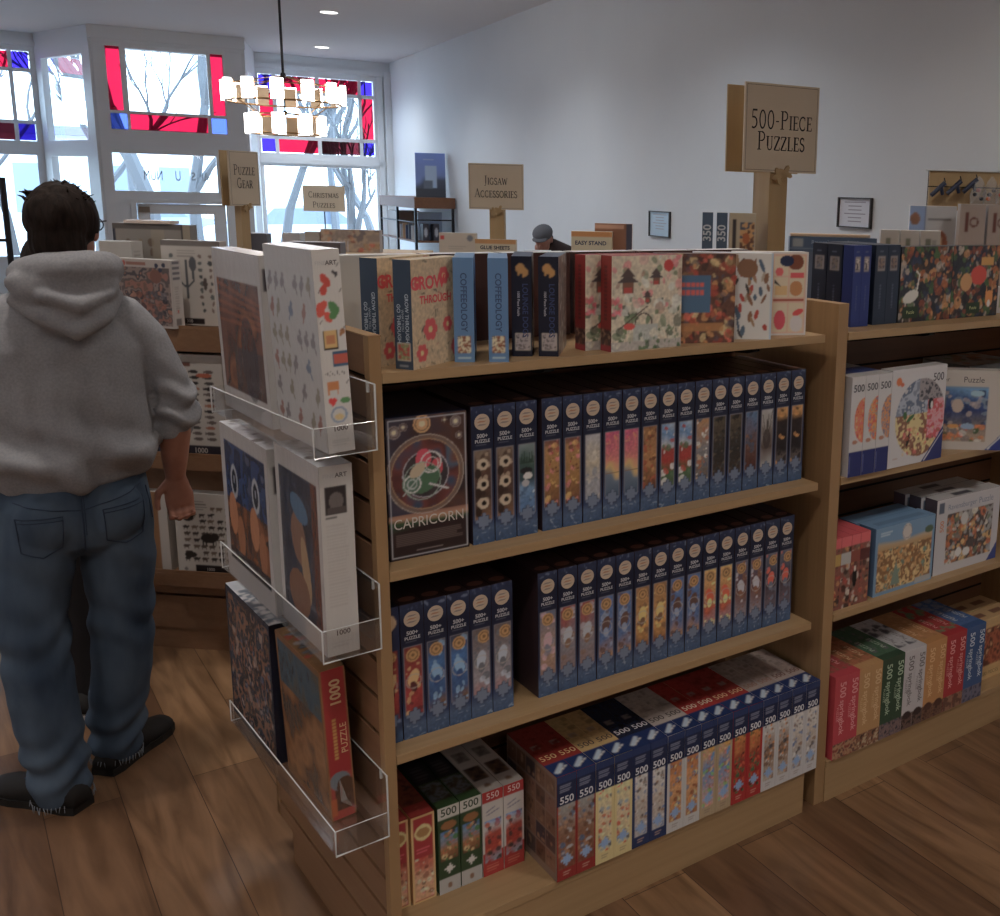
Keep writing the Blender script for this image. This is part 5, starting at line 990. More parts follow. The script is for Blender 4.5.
for s,u,sz,sx in (('NUM',.63,.17,-.55),('U',.90,.17,-.55),('S',1.07,.14,-.8),('NU',1.22,.15,-.5)): put_text(t,fm,s,u,1.80,sz,(.35,.38,.42),sx=sx,material=M_ETCH)
t.build('lettering',o)
# door
d_=MB(); wall_with(d_,.43,1.41,YV+.01,YV+.055,.02,1.465,[(.56,1.27,.30,1.345)]); do=room(d_,'door_1'); p=MB(); pane(p,.56,1.27,.30,1.345,YV+.03,M_GLASS); p.build('pane',do)
MB().tube([(1.33,YV-.03,.75),(1.33,YV-.03,.95)],.012,M_BRASS).build('door_handle',do); MB().box(.44,.56,YV-.04,YV+.0,1.36,1.43,mat('door_closer',(.25,.2,.16),.5)).build('door_closer',do)
# slanted sides of the bay
def slanted(name,P,Q,holes,wname):
    P=Vector(P);Q=Vector(Q); L=(Q-P).length; m=MB(); wall_with(m,0,L,-.04,.04,0,HC,holes); p=MB()
    for h in holes: pane(p,*h,0,M_GLASS)
    a=math.atan2(Q.y-P.y,Q.x-P.x)
    o=m.build(wname); x,y_=rloc(P.x,P.y); o.location=(x,y_,0); o.rotation_euler=(0,0,TH+a); o['kind']='structure'
    w_=MB(); [w_.box(h[0],h[1],-.055,-.04,h[2]-.02,h[2],M_TRIM) for h in holes]; wo=w_.build(name); wo.location=(x,y_,0); wo.rotation_euler=(0,0,TH+a); wo['kind']='structure'; p.build('pane',wo)
slanted('window_7',(.10,YV+.02),(-.48,YS),[(.20,1.31,2.20,3.19),(.28,1.27,.75,2.01)],'wall_bay_left')
slanted('window_8',(1.70,YV+.02),(1.98,YS),[(.22,1.22,2.13,3.14),(.28,1.2,.75,2.0)],'wall_bay_right')
# lintel over the bay and its soffit
m=MB(); m.box(-.48,1.98,YS,YS+.1,3.40,HC,M_TRIM); room(m,'trim_3')

# wall pictures
def wallpic(y0,y1,z0,z1,label,fc,white,lines=True):
    g=empty('framed_notice',rloc(XR,0)+(0,),TH); setp(g,label,'picture frame'); t=.008
    m=MB()
    for q in ((y0,y1,z0,z0+t),(y0,y1,z1-t,z1),(y0,y0+t,z0,z1),(y1-t,y1,z0,z1)): m.box(-.02,-.001,q[0],q[1],q[2],q[3],fc)
    m.build('frame',g); s=MB(); s.poly([(-.008,y1-t,z0+t),(-.008,y0+t,z0+t),(-.008,y0+t,z1-t),(-.008,y1-t,z1-t)],M_PRINT,white); s.build('sheet',g)
    if lines:
        l=MB(); W=y1-y0
        for k in range(6):
            z=z1-.03-k*.022; a=.18 if k in(0,3) else .3
            if z>z0+.02: l.poly([(-.0085,y1-W*a,z),(-.0085,y0+W*a,z),(-.0085,y0+W*a,z+.006),(-.0085,y1-W*a,z+.006)],M_PRINT,ink((120,115,125)))
        l.build('printed_lines',g)
M_FR=mat('thin_dark_frame',(.05,.045,.045),.4)
wallpic(7.15,7.50,1.42,1.62,'small square framed notice on the grey wall, the farther one, left of the big sign',M_FR,ink((130,150,165)))
wallpic(4.71,5.02,1.59,1.765,'framed white notice on the grey wall, the nearer one, right of the big sign',M_FR,ink((165,165,172)))

# slatwall rack on the wall with hanging tools
g=empty('wall_display_rack',(3.284,1.427,1.715),math.radians(-36)); setp(g,'pale wooden slat rack hanging at the right edge, holding packaged tools','display rack')
m=MB(); m.box(0,.95,0,.02,.115,.19,M_POST); m.box(0,.95,0,.02,0,.11,M_POST); m.box(0,.95,.012,.03,0,.19,M_GROOVE); m.build('slat_board',g)
m=MB(); m.tube([(-.02,-.005,.19),(.95,-.005,.19)],.004,M_ACRE); m.build('rail',g); m=MB(); m.tube([(.01,.03,-1.715),(.01,.03,.0)],.015,M_IRON); m.tube([(.93,.03,-1.715),(.93,.03,0)],.015,M_IRON); m.build('stand',g)
for k in range(3):
    t=empty('trigger_clamp',(3.305+.063*k,1.372-.046*k,1.838+.010*k),math.radians(-36)); setp(t,'dark blue trigger-shaped tool hanging on the slat rack, %s'%(['leftmost','middle one','right one, partly behind plastic bags'][k]),'tool',group='tools on the slat rack')
    M_DB=mat('dark_blue_plastic',(.02,.03,.07),.4)
    m=MB(); m.tube([(-.045,0,-.055),(.020,0,.008)],[.011,.012],M_DB); m.build('barrel',t); m=MB(); m.tube([(.0,0,0),(.012,0,-.05)],[.010,.008],M_DB); m.build('handle',t); m=MB(); m.tube([(.02,0,.012),(.02,.02,.03)],.003,M_IRON); m.build('hook',t)
for k in range(3):
    x=3.455+.05*k; y_=1.262-.037*k; m=MB(); r_=random.Random(k); v=[(-.035,0,-.09),(.035,.01,-.085),(.04,0,-.03),(.02,-.015,.02),(0,0,.05),(-.025,-.01,.02),(-.04,.01,-.04),(0,-.03,-.04)]
    m.mesh(v,[(0,1,7),(1,2,7),(2,3,7),(3,4,7),(4,5,7),(5,6,7),(6,0,7)],M_BAG); o=m.build('plastic_bag'); place(o,x,y_,1.835,math.radians(-36),'crinkled clear plastic bag with small parts on the slat rack, %s'%(['left one','middle one','right one'][k]),cat='bag',group='bags on the slat rack')
    q=MB(); [q.ell((r_.uniform(-.02,.02),-.01,-.06+.02*j),(.012,.006,.010),M_PRINT,ink(r_.choice([(170,90,50),(60,70,90),(150,60,50),(40,40,45)])),8,6) for j in range(3)]; q.build('contents',o)

# low shelf against the far wall with a book on it
g=empty('low_bookcase',rloc(0,0)+(0,),TH); setp(g,'metal-framed low bookcase with wooden top against the grey wall by the window','bookcase')
x0,x1,ya,yb=3.30,3.80,12.70,14.50; M_RW=noisy('reddish_wood',(.20,.085,.04),(.16,.07,.035),(30,3,30),.5)
MB().box(x0,x1,ya,yb,1.50,1.63,M_RW,bev=.004).build('wooden_top',g)
for z in (1.11,.70,.30): MB().box(x0+.01,x1-.01,ya+.01,yb-.01,z-.02,z,M_RW).build('shelf',g)
for x,y_ in ((x0+.015,ya+.015),(x1-.03,ya+.015),(x0+.015,(ya+yb)/2),(x0+.015,yb-.015),(x1-.03,yb-.015)): MB().box(x-.014,x+.014,y_-.014,y_+.014,0,1.50,M_IRON).build('post',g)
m=MB(); m.tube([(x0+.015,ya+.015,1.36),(x1-.03,ya+.015,1.36)],.008,M_IRON); m.tube([(x0+.015,ya+.015,1.33),(x0+.015,yb,1.33)],.008,M_IRON); m.build('crossbar',g)
def rbox(name,x,y_,z,w,d,h,cv,body,label,rz=0,cat='book',group=None,tilt=None):
    r=make_box(name,w,d,h,body,{'front':cv}); X,Y=rloc(x,y_); return place(r,X,Y,z,TH+rz,label,group,cat,tilt)
w,h=.36,.54; cv=Cv(w,h,.01,(70,95,170)); cv.bands(0,0,w,h,[(0,(45,50,65)),(.3,(60,68,85)),(.45,(90,110,160)),(1,(95,120,190))],3,.3); cv.rect(.12,.12,.25,.38,(130,150,175)); cv.rect(.1,.1,.2,.2,(80,90,105)); cv.rect(.0,.0,.36,.1,(50,55,65)); cv.lines_text(.1,.44,.26,.48,1,(150,160,200),.6)
rbox('large_book',3.60,13.05,1.632,w,.07,h,cv,(35,42,52),'large blue and grey picture book propped on top of the low bookcase',rz=-.25,tilt=(-.12,0))
for k in range(5):
    c=[(150,150,155),(60,65,80),(50,60,85),(150,115,80),(130,135,140)][k]; rbox('book',3.36+.0*k,13.0+.14*k,1.111,.05,.12,.17+.02*(k%2),Cv(.05,.17,.01,c),c,'upright book on the middle shelf of the low bookcase, %s from the near end'%ORD[k],rz=-.2,group='books in the low bookcase')
for k in range(2): rbox('book',3.45+.13*k,12.78,1.111,.07,.12,.20,Cv(.07,.2,.01,(45,45,55)).ell(.035,.1,.02,.06,(140,145,155)),(40,42,50),'dark object with oval pale label in the end of the low bookcase, %s'%('left' if k==0 else 'right'),cat='jar',group='dark items in the low bookcase')
rbox('picture_board',3.55,12.95,1.111,.3,.02,.34,Cv(.3,.34,.01,(120,140,165)).rect(.05,.1,.25,.2,(90,105,130)),(120,140,165),'pale blue picture board leaning inside the end of the low bookcase',cat='picture')
rbox('basket',3.52,13.9,1.111,.3,.5,.33,Cv(.3,.33,.01,(120,100,85)),(125,105,90),'brown basket-like carton in the far part of the low bookcase',cat='carton')
# black garment rail post at far left
g=empty('metal_rack',(-.245,4.20,0),.2); setp(g,'black metal rack post at the far left edge behind the man','rack')
m=MB(); m.tube([(0,0,0),(.0,0,1.75)],.014,M_IRON); m.build('post',g); m=MB(); m.tube([(-.7,0,1.45),(-.01,0,1.45)],.008,M_IRON); m.build('crossbar',g); m=MB(); m.tube([(-.7,0,0),(-.7,0,1.66)],.013,M_IRON); m.build('post',g)

# ceiling cans
def can(rx,ry,label,power=None,visible=True):
    x,y_=rloc(rx,ry); g=empty('ceiling_downlight',(x,y_,HC)); setp(g,label,'ceiling light',group='recessed ceiling lights')
    n=24; r0,r1=.085,.105
    m=MB(); m.mesh([(r*math.cos(2*PI*k/n),r*math.sin(2*PI*k/n),z) for r,z in ((r0,-.004),(r1,-.008),(r1,-.0005)) for k in range(n)],[(i*n+k,i*n+(k+1)%n,(i+1)*n+(k+1)%n,(i+1)*n+k) for i in (0,1) for k in range(n)],M_TRIM); m.build('trim_ring',g)
    d=MB(); d.poly([(r0*math.cos(-2*PI*k/n),r0*math.sin(-2*PI*k/n),-.005) for k in range(n)],M_CAN); d.build('lamp_disc',g)
    L=bpy.data.lights.new('downlight','SPOT'); L.energy=power; L.spot_size=2.5; L.spot_blend=.8; L.shadow_soft_size=.09; L.color=(1,.91,.82) if ry<5 else (.90,.95,1)
    o=bpy.data.objects.new('lamp',L); link(o,g); o.location=(0,0,-.03)
M_CAN=mat('downlight_glow',(.9,.9,.9),.5,emit=(1,.97,.93),es=4)
for i,(rx,ry) in enumerate(((2.23,11.73),(2.69,14.71))):
    can(rx,ry,'round glowing recessed ceiling light, the %s of the two in view'%(['nearer and higher','farther and lower'][i]),110)
k=0
for rx in (-2.4,-.1,2.2):
    for ry in (-2.4,.4,3.2,6.0,8.9):
        k+=1; can(rx,ry,'round recessed ceiling light overhead, in the row %s'%('by the left wall' if rx<-1 else 'along the middle' if rx<1 else 'near the right wall'),CANW*(1 if ry<5 else 1.25))

# chandelier
cx,cy=rloc(1.33,8.9); g=empty('chandelier',(cx,cy,2.575)); setp(g,'two-tier ring chandelier with glowing white glass shades hanging in front of the windows','chandelier')
M_SHADE=mat('lit_opal_glass',(.8,.8,.8),.4,emit=(1,.97,.93),es=9)
m=MB(); m.tube([(0,0,.90),(0,0,.02)],.010,M_IRON); m.tube([(0,0,.02),(0,0,-.30)],.006,M_IRON); m.ell((0,0,.0),(.022,.022,.028),M_IRON,seg=10,rings=6); m.ell((0,0,-.28),(.020,.020,.02),M_IRON,seg=10,rings=6); m.tube([(0,0,.90),(0,0,.875)],[.05,.06],M_IRON,seg=20); m.build('hanging_rod',g,True)
M_PLATE=mat('tan_plate',(.42,.30,.19),.5)
def ringmesh(mb,R,z,r,M,n=40):
    P=[(R*math.cos(2*PI*k/n),R*math.sin(2*PI*k/n),z) for k in range(n+1)]; mb.tube(P,r,M,seg=6,cap=False)
m=MB(); ringmesh(m,.42,-.085,.005,M_BRASS); ringmesh(m,.42,-.205,.008,M_BRASS); ringmesh(m,.26,-.30,.006,M_BRASS); ringmesh(m,.26,-.44,.007,M_BRASS)
for q in range(4):
    a=q*PI/2+.4; m.tube([(0,0,0),(.42*math.cos(a),.42*math.sin(a),-.085)],.005,M_BRASS,seg=6); m.tube([(0,0,-.28),(.26*math.cos(a),.26*math.sin(a),-.30)],.004,M_BRASS,seg=6); m.tube([(.42*math.cos(a),.42*math.sin(a),-.205),(.26*math.cos(a),.26*math.sin(a),-.30)],.004,M_BRASS,seg=6)
m.build('ring_frame',g,True)
def lamp(R,a,z):
    R*=.885
    m=MB(); u=Vector((math.cos(a),math.sin(a),0)); v=Vector((-u.y,u.x,0)); c=u*(R+.012); n=10; P=[c+u*.042*math.cos(t)+v*.047*math.sin(t) for t in [-PI/2+PI*i/n for i in range(n+1)]]
    vs=[p+Vector((0,0,zz)) for zz in (z,z+.15) for p in P]; m.mesh(vs,[(i,i+1,i+n+2,i+n+1) for i in range(n)]+[tuple(range(n+1))[::-1],tuple(range(n+1,2*n+2))],M_SHADE); m.build('glass_shade',g)
    b=MB(); c2=u*(R-.008); vs=[c2+v*s_*.045+Vector((0,0,zz))+u*d_ for d_ in (0,.006) for zz in (z+.0,z+.14) for s_ in (-1,1)]; b.mesh(vs,[(0,1,3,2),(4,6,7,5),(0,4,5,1),(2,3,7,6),(0,2,6,4),(1,5,7,3)],M_PLATE); b.build('back_plate',g)
for q in range(12): lamp(.455,q*PI/6+.12,-.205)
for q in range(8): lamp(.28,q*PI/4+.3,-.445)

# ------------------------------------------------------------------ outside
M_BARK=mat('pale_bark',(.15,.155,.17),.9); M_STREET=mat('wet_street',(.55,.56,.58),.8); M_BLD=mat('far_facade',(.70,.72,.76),.8)
o=MB().box(-30,30,YS+.3,60,-.30,-.15,M_STREET).build('street'); o.location=(RO[0],RO[1],0); o.rotation_euler=(0,0,TH); o['kind']='structure'; 
def tree(x,y,h,r,seed,label,spread=.55):
    rr=random.Random(seed); m=MB()
    def br(p,d,L,rad,lv):
        n=4; P=[p]; R_=[rad]; dd=d
        for i in range(n):
            dd=(dd+Vector((rr.uniform(-.22,.22),rr.uniform(-.22,.22),rr.uniform(-.05,.12)))).normalized(); P.append(P[-1]+dd*L/n); R_.append(rad*(1-.4*(i+1)/n))
        m.tube(P,R_,M_BARK,seg=6 if lv<2 else 4,cap=False)
        if lv<4:
            for i in range(3 if lv<3 else 3):
                q=P[rr.choice([2,3,4])]; a=rr.uniform(0,2*PI); s=spread*rr.uniform(.7,1.3); nd=(dd+Vector((math.cos(a)*s,math.sin(a)*s,rr.uniform(-.1,.5)))).normalized(); br(q,nd,L*rr.uniform(.6,.8),max(.004,rad*.55),lv+1)
    br(Vector((0,0,-.2)),Vector((0,0,1)),h,r,0); o=m.build('bare_tree'); X,Y=rloc(x,y); o.location=(X,Y,0); setp(o,label,'tree',group='bare street trees')
tree(.95,20.5,3.2,.17,3,'bare street tree with twin trunks seen through the glass above the door')
tree(1.75,22.0,3.4,.13,8,'bare street tree seen through the top right of the middle window')
tree(.25,24.5,3.4,.12,14,'thinner bare tree seen left of the door glass')
tree(4.15,20.0,1.7,.12,21,'bare tree seen through the right-hand shop window')
tree(5.2,23.0,2.6,.10,25,'bare tree at the right edge of the right-hand shop window')
tree(2.9,21.5,3.0,.10,52,'bare tree between the middle and right windows')
tree(1.1,25.5,3.6,.12,57,'farther bare tree in the middle of the upper entry window')
tree(4.9,26.0,3.0,.11,61,'farther bare tree low in the right-hand shop window')
tree(-1.0,19.6,2.9,.07,31,'slim bare tree seen through the slanted window left of the entry')
tree(-2.0,22.5,2.6,.08,37,'slim bare tree seen through the far left window')
g=empty('street_building',rloc(0,0)+(0,),TH); setp(g,'pale blurred building across the street seen through door glass','building')
m=MB(); m.box(-6,3.6,44,50,-.2,3.2,M_BLD); m.build('facade',g); m=MB(); m.box(-6.2,3.8,43.6,50,3.2,3.5,mat('far_roof',(.28,.3,.36),.8)); m.build('roof',g)
M_FW=mat('far_window',(.22,.26,.34),.2)
for k in range(6): MB().box(-5.4+1.5*k,-4.4+1.5*k,43.9,44.02,.5,2.2,M_FW).build('window',g)
def car(x,y,rz,col,label):
    X,Y=rloc(x,y); g=empty('parked_car',(X,Y,-.15),TH+rz); setp(g,label,'car'); M_=mat('car_'+label[:6].strip().replace(' ','_'),col,.25,coat=.5)
    m=MB(); m.prism([(-2.2,.3),(-2.25,.65),(-1.9,.85),(-1.2,.92),(-.75,1.38),(.7,1.42),(1.35,.98),(2.1,.88),(2.25,.6),(2.2,.3)],'y',-.85,.85,M_); m.build('body',g)
    m=MB(); m.prism([(-1.05,.95),(-.7,1.32),(.62,1.35),(1.12,.98)],'y',-.86,.86,M_FW); m.build('side_windows',g)
    for a in (-1.35,1.4):
        for b in (-.87,.67): m=MB(); m.tube([(a,b,.32),(a,b+.2,.32)],.32,M_IRON,seg=16); m.build('wheel',g)
car(4.2,27,.05,(.6,.65,.75),'silver car parked outside the right-hand shop window')
car(.9,31,.0,(.35,.42,.55),'blue car parked across the street behind door glass')

# ------------------------------------------------------------------ people
def rings(mb,pts,M,seg=20,xref=None):
    """closed tube through (center, (rx, ry)) with rx along xref"""
    P=[Vector(p[0]) for p in pts]; v=[];f=[]; n=len(P)
    for i,p in enumerate(P):
        d=(P[min(i+1,n-1)]-P[max(i-1,0)]).normalized(); xr=Vector(xref or (1,0,0)); a=(xr-d*xr.dot(d)).normalized(); b=d.cross(a); rx,ry=pts[i][1] if isinstance(pts[i][1],tuple) else (pts[i][1],)*2
        for k in range(seg): t=2*PI*k/seg; v.append(p+a*rx*math.cos(t)+b*ry*math.sin(t))
    for i in range(n-1):
        for k in range(seg): f.append((i*seg+k,i*seg+(k+1)%seg,(i+1)*seg+(k+1)%seg,(i+1)*seg+k))
    # rounded ends
    for e,(i,s) in enumerate(((0,-1),(n-1,1))):
        d=(P[1]-P[0]).normalized() if i==0 else (P[-1]-P[-2]).normalized(); rr=pts[i][1]; r0=min(rr) if isinstance(rr,tuple) else rr
        base=[v[i*seg+k] for k in range(seg)]; c=P[i]; prev=i*seg
        for lv in (1,2):
            q=len(v); t=lv*PI/6
            for b_ in base: v.append(c+(b_-c)*math.cos(t)+d*s*r0*.7*math.sin(t))
            for k in range(seg): f.append((prev+k,q+k,q+(k+1)%seg,prev+(k+1)%seg) if s<0 else (prev+k,prev+(k+1)%seg,q+(k+1)%seg,q+k))
            prev=q
        v.append(c+d*s*r0*.7); t_=len(v)-1
        for k in range(seg): f.append((prev+k,t_,prev+(k+1)%seg) if s<0 else (prev+k,prev+(k+1)%seg,t_))
    mb.mesh(v,f,M); return mb
def fuse(name,mb,voxel,parent,M,smooth=3,disp=None,cut=None):
    o=mb.build(name); o.data.materials.clear(); o.data.materials.append(M)
    bm=bmesh.new(); bm.from_mesh(o.data); bmesh.ops.recalc_face_normals(bm,faces=bm.faces); bm.to_mesh(o.data); bm.free()
    r=o.modifiers.new('r','REMESH'); r.mode='VOXEL'; r.voxel_size=voxel; r.use_smooth_shade=True
    s=o.modifiers.new('s','SMOOTH'); s.factor=.6; s.iterations=smooth
    bpy.context.view_layer.update(); me=bpy.data.meshes.new_from_object(o.evaluated_get(bpy.context.evaluated_depsgraph_get())); o.modifiers.clear(); old=o.data; o.data=me; bpy.data.meshes.remove(old)
    me.materials.clear(); me.materials.append(M); me.polygons.foreach_set('material_index',[0]*len(me.polygons))
    if disp:
        N=[v.normal.copy() for v in me.vertices]
        for v,n_ in zip(me.vertices,N): v.co+=n_*disp(v.co,n_)
    if cut: 
        bm=bmesh.new(); bm.from_mesh(me)
        for (co,no) in cut: bmesh.ops.bisect_plane(bm,geom=bm.verts[:]+bm.edges[:]+bm.faces[:],plane_co=co,plane_no=no,clear_outer=True)
        bm.to_mesh(me); bm.free()
    me.polygons.foreach_set('use_smooth',[True]*len(me.polygons)); me.update()
    if parent: o.parent=parent
    return o
SKIN=noisy('skin',(.42,.20,.14),(.34,.15,.105),(22,22,22),.5)
HAIR=noisy('dark_brown_hair',(.030,.020,.017),(.014,.010,.009),(90,90,22),.75,.6,4,spec=.15,dist=.006)
HOOD=noisy('heather_grey_fleece',(.315,.32,.345),(.25,.255,.28),(160,160,160),.9,.25,3,dist=.0012)
DENIM=noisy('washed_denim',(.105,.150,.215),(.035,.058,.100),(8,8,3.5),.9,.2,6,spec=.2)
DENIMS=mat('denim_seam',(.035,.055,.10),.9); BLACKC=noisy('black_cloth',(.012,.010,.013),(.008,.007,.009),(20,20,20),.9); SHOE=mat('black_suede',(.010,.009,.010),.75); SOLE=mat('black_rubber',(.008,.008,.008),.6); WSOLE=mat('white_rubber',(.55,.54,.52),.6)
def shoe(parent,heel,toe,w=.05,name='shoe',sole=SOLE,h=.085,laces=True):
    heel=Vector(heel);toe=Vector(toe); d=(toe-heel); L=d.length; d.normalize(); s=Vector((-d.y,d.x,0)); g=MB()
    sec=[(-.005,.030,.060),(.03,.038,.082),(.09,.038,.088),(.15,.041,.072),(.20,.048,.058),(.25,.048,.050),(.285,.036,.042),(.30,.018,.030)]
    v=[];n=14
    for t,ww,hh in sec:
        t*=L/.30; ww*=w/.045; hh*=h/.085
        for k in range(n):
            a=2*PI*k/n; x=math.cos(a)*ww; z=math.sin(a); z=.018+(hh-.018)*max(0,z)**.8 if z>0 else .018
            v.append(heel+d*t+s*x+Vector((0,0,z)))
    f=[(i*n+k,i*n+(k+1)%n,(i+1)*n+(k+1)%n,(i+1)*n+k) for i in range(len(sec)-1) for k in range(n)]+[tuple(range(n))[::-1],tuple(range((len(sec)-1)*n,len(sec)*n))]
    g.mesh(v,f,SHOE); o=g.build(name,parent,True); g=MB(); prof=[(t*L/.30,ww*w/.045*1.06) for t,ww,_ in sec]; poly=[heel+d*t+s*x for t,x in prof]+[heel+d*t-s*x for t,x in prof[::-1]]
    g.prism([(p.x,p.y) for p in poly],'z',.0,.022,sole); g.build('sole',o)
    if laces:
        g=MB()
        for k in range(4): t=L*(.42+.07*k); p=heel+d*t+Vector((0,0,h*(1.0-.12*k))); g.tube([p-s*.022,p+Vector((0,0,.006)),p+s*.022],.0022,DENIMS,seg=5)
        g.tube([heel+d*L*.4+Vector((0,0,h)),heel+d*L*.42+s*.03+Vector((0,0,h+.012)),heel+d*L*.5+s*.035+Vector((0,0,h*.7))],.002,DENIMS,seg=5); g.build('laces',o)
    return o
def head(mb,c,face,s=1.0):
    """skull, jaw, neck, ears, nose; face = unit vector"""
    f=Vector(face).normalized(); r=Vector((f.y,-f.x,0)).normalized(); u=Vector((0,0,1)); R=Matrix((r,f,u)).transposed(); c=Vector(c)
    P=lambda x,y,z:c+R@Vector((x*s,y*s,z*s))
    mb.ell(c+R@Vector((0,-.012,.025))*s,(.077*s,.096*s,.095*s),SKIN,seg=24,rings=16,rot=R)
    mb.ell(P(0,.02,-.045),(.058*s,.070*s,.072*s),SKIN,seg=20,rings=12,rot=R); mb.ell(P(0,.055,-.090),(.026*s,.026*s,.022*s),SKIN,seg=12,rings=8,rot=R)
    mb.ell(P(0,.093,-.018),(.013*s,.020*s,.022*s),SKIN,seg=12,rings=8,rot=R)
    for q in (-1,1): mb.ell(P(q*.077,-.008,-.005),(.010*s,.020*s,.032*s),SKIN,seg=10,rings=8,rot=R)
    mb.ell(P(0,.082,-.055),(.024*s,.010*s,.008*s),SKIN,seg=10,rings=6,rot=R)
    return P,R
def hand(mb,wrist,down,palm_n,side,s=1.0,curl=1.0):
    """wrist centre, direction along the palm, direction the palm faces, thumb side direction"""
    w=Vector(wrist); d=Vector(down).normalized(); n=Vector(palm_n).normalized(); t=Vector(side).normalized()
    rings(mb,[(w-d*.01,(.026*s,.019*s)),(w+d*.025*s,(.033*s,.017*s)),(w+d*.06*s,(.041*s,.015*s)),(w+d*.088*s,(.040*s,.013*s))],SKIN,14,tuple(t))
    for i,(off,L) in enumerate(((.030,.072),(.010,.080),(-.010,.074),(-.029,.060))):
        a=w+d*.082*s+t*off*s; L*=s; p1=a+d*L*.42+n*.006*curl; p2=p1+(d*.35+n*.94*curl).normalized()*L*.34; p3=p2+(-d*.45+n*.85*curl).normalized()*L*.26
        mb.tube([a-d*.012,a+d*.005,p1,p2,p3],[.0095*s,.0095*s,.009*s,.0083*s,.0072*s],SKIN,seg=10); mb.ell(p1,(.0094*s,)*3,SKIN,seg=10,rings=6); mb.ell(p2,(.0088*s,)*3,SKIN,seg=10,rings=6)
    a=w+d*.022*s+t*.026*s; p1=a+(t*.75+d*.65).normalized()*.034*s+n*.006; p2=p1+(d*.9+t*.25+n*.3).normalized()*.030*s; p3=p2+(d*.95+n*.3).normalized()*.024*s
    mb.tube([w+d*.012*s+t*.012*s,a,p1,p2,p3],[.014*s,.0135*s,.0115*s,.0100*s,.0078*s],SKIN,seg=10); mb.ell(p1,(.0112*s,)*3,SKIN,seg=10,rings=6)

# ---- man in grey hoodie, seen from behind
man=empty('person',(-.42,1.40,0)); setp(man,'person in grey hoodie and blue jeans seen from behind, arm hanging, at left edge','person')
def local(o): o.location=-man.location; return o
HC_=(-.340,1.345,1.626); FD=(.50,.86,0)
mb=MB(); P,R=head(mb,HC_,FD,.96)
rings(mb,[((-.365,1.345,1.40),(.075,.07)),((-.358,1.34,1.49),(.058,.058)),((-.352,1.345,1.58),(.056,.058))],SKIN)
rings(mb,[((-.385,1.36,.90),(.16,.10)),((-.385,1.36,1.15),(.16,.10)),((-.385,1.36,1.38),(.17,.09))],SKIN)
rings(mb,[((-.23,1.37,1.37),.05),((-.155,1.37,1.28),.048),((-.110,1.36,1.13),.044),((-.112,1.372,1.03),(.044,.042)),((-.115,1.383,.95),(.036,.034)),((-.116,1.39,.895),(.028,.024))],SKIN,18)
hand(mb,(-.116,1.390,.893),(.08,-.03,-1),(-.15,-1,.0),(-1,.15,0),1.0)
rings(mb,[((-.54,1.37,1.37),.05),((-.64,1.37,1.28),.048),((-.69,1.37,1.13),.044),((-.68,1.42,1.03),.042),((-.665,1.47,.93),.03)],SKIN,16)
hand(mb,(-.663,1.475,.925),(.05,.15,-1),(1,-.2,.0),(.2,1,0),1.0)
local(fuse('body',mb,.0046,man,SKIN,3))
# hair
mb=MB(); rr=random.Random(4)
mb.ell(P(0,-.022,.030),(.085,.097,.094),HAIR,seg=28,rings=18,rot=R); mb.ell(P(0,-.062,-.030),(.070,.054,.082),HAIR,seg=20,rings=12,rot=R); mb.ell(P(.0,-.055,-.085),(.056,.040,.035),HAIR,seg=20,rings=12,rot=R)
for q in (-1,1): mb.ell(P(q*.070,-.012,.015),(.016,.040,.048),HAIR,seg=14,rings=8,rot=R)
def hd(co,n_):
    a=noise.noise(Vector((co.x*60,co.y*60,co.z*14)))*.0035+noise.noise(co*22)*.004
    return a
local(fuse('hair',mb,.0045,man,HAIR,2,hd))
# small tufts
mb=MB()
for k in range(70):
    a=rr.uniform(0,2*PI); b=rr.uniform(0,1.2); d=Vector((math.sin(b)*math.cos(a),math.sin(b)*math.sin(a),math.cos(b))); p=Vector(P(0,-.022,.030))+Vector((d.x*.084,d.y*.094,d.z*.092)); t=Vector((rr.uniform(-1,1),rr.uniform(-1,1),rr.uniform(-.2,.6)))
    mb.tube([p-d*.008,p+d*.001+t*.004,p+d*.003+t*.012],[.0035,.0025,.0006],HAIR,seg=5)
for k in range(14):
    p=Vector(P(-.082,.0,.080))+Vector((rr.uniform(-.012,.012),rr.uniform(-.02,.02),rr.uniform(-.01,.012))); mb.tube([p,p+Vector((-.006,0,.008)),p+Vector((-.014-rr.uniform(0,.006),0,.010+rr.uniform(-.004,.006)))],[.005,.0035,.0008],HAIR,seg=5)
local(mb.build('hair_tuft',man,True))
# face details + glasses
mb=MB()
for q in (-1,1): mb.ell(P(q*.032,.076,.012),(.013,.009,.007),mat('eye_white',(.6,.6,.6),.3),seg=12,rings=8,rot=R); mb.ell(P(q*.032,.083,.012),(.005,.003,.005),SOLE,seg=8,rings=6,rot=R)
local(mb.build('eyes',man,True))
mb=MB()
for q in (-1,1):
    mb.tube([P(q*.032+.025*math.cos(t),.103,.008+.020*math.sin(t)) for t in [2*PI*k/16 for k in range(17)]],.0018,M_IRON,seg=6,cap=False); mb.tube([P(q*.057,.103,.018),P(q*.078,.07,.020),P(q*.082,.0,.018),P(q*.080,-.018,.006)],.0019,M_IRON,seg=6)
    mb.mesh([P(q*.032+.025*math.cos(t),.103,.008+.020*math.sin(t)) for t in [2*PI*k/16 for k in range(16)]],[tuple(range(16))],M_GLASS)
mb.tube([P(-.008,.104,.012),P(.008,.104,.012)],.0016,M_IRON,seg=6); local(mb.build('glasses',man))
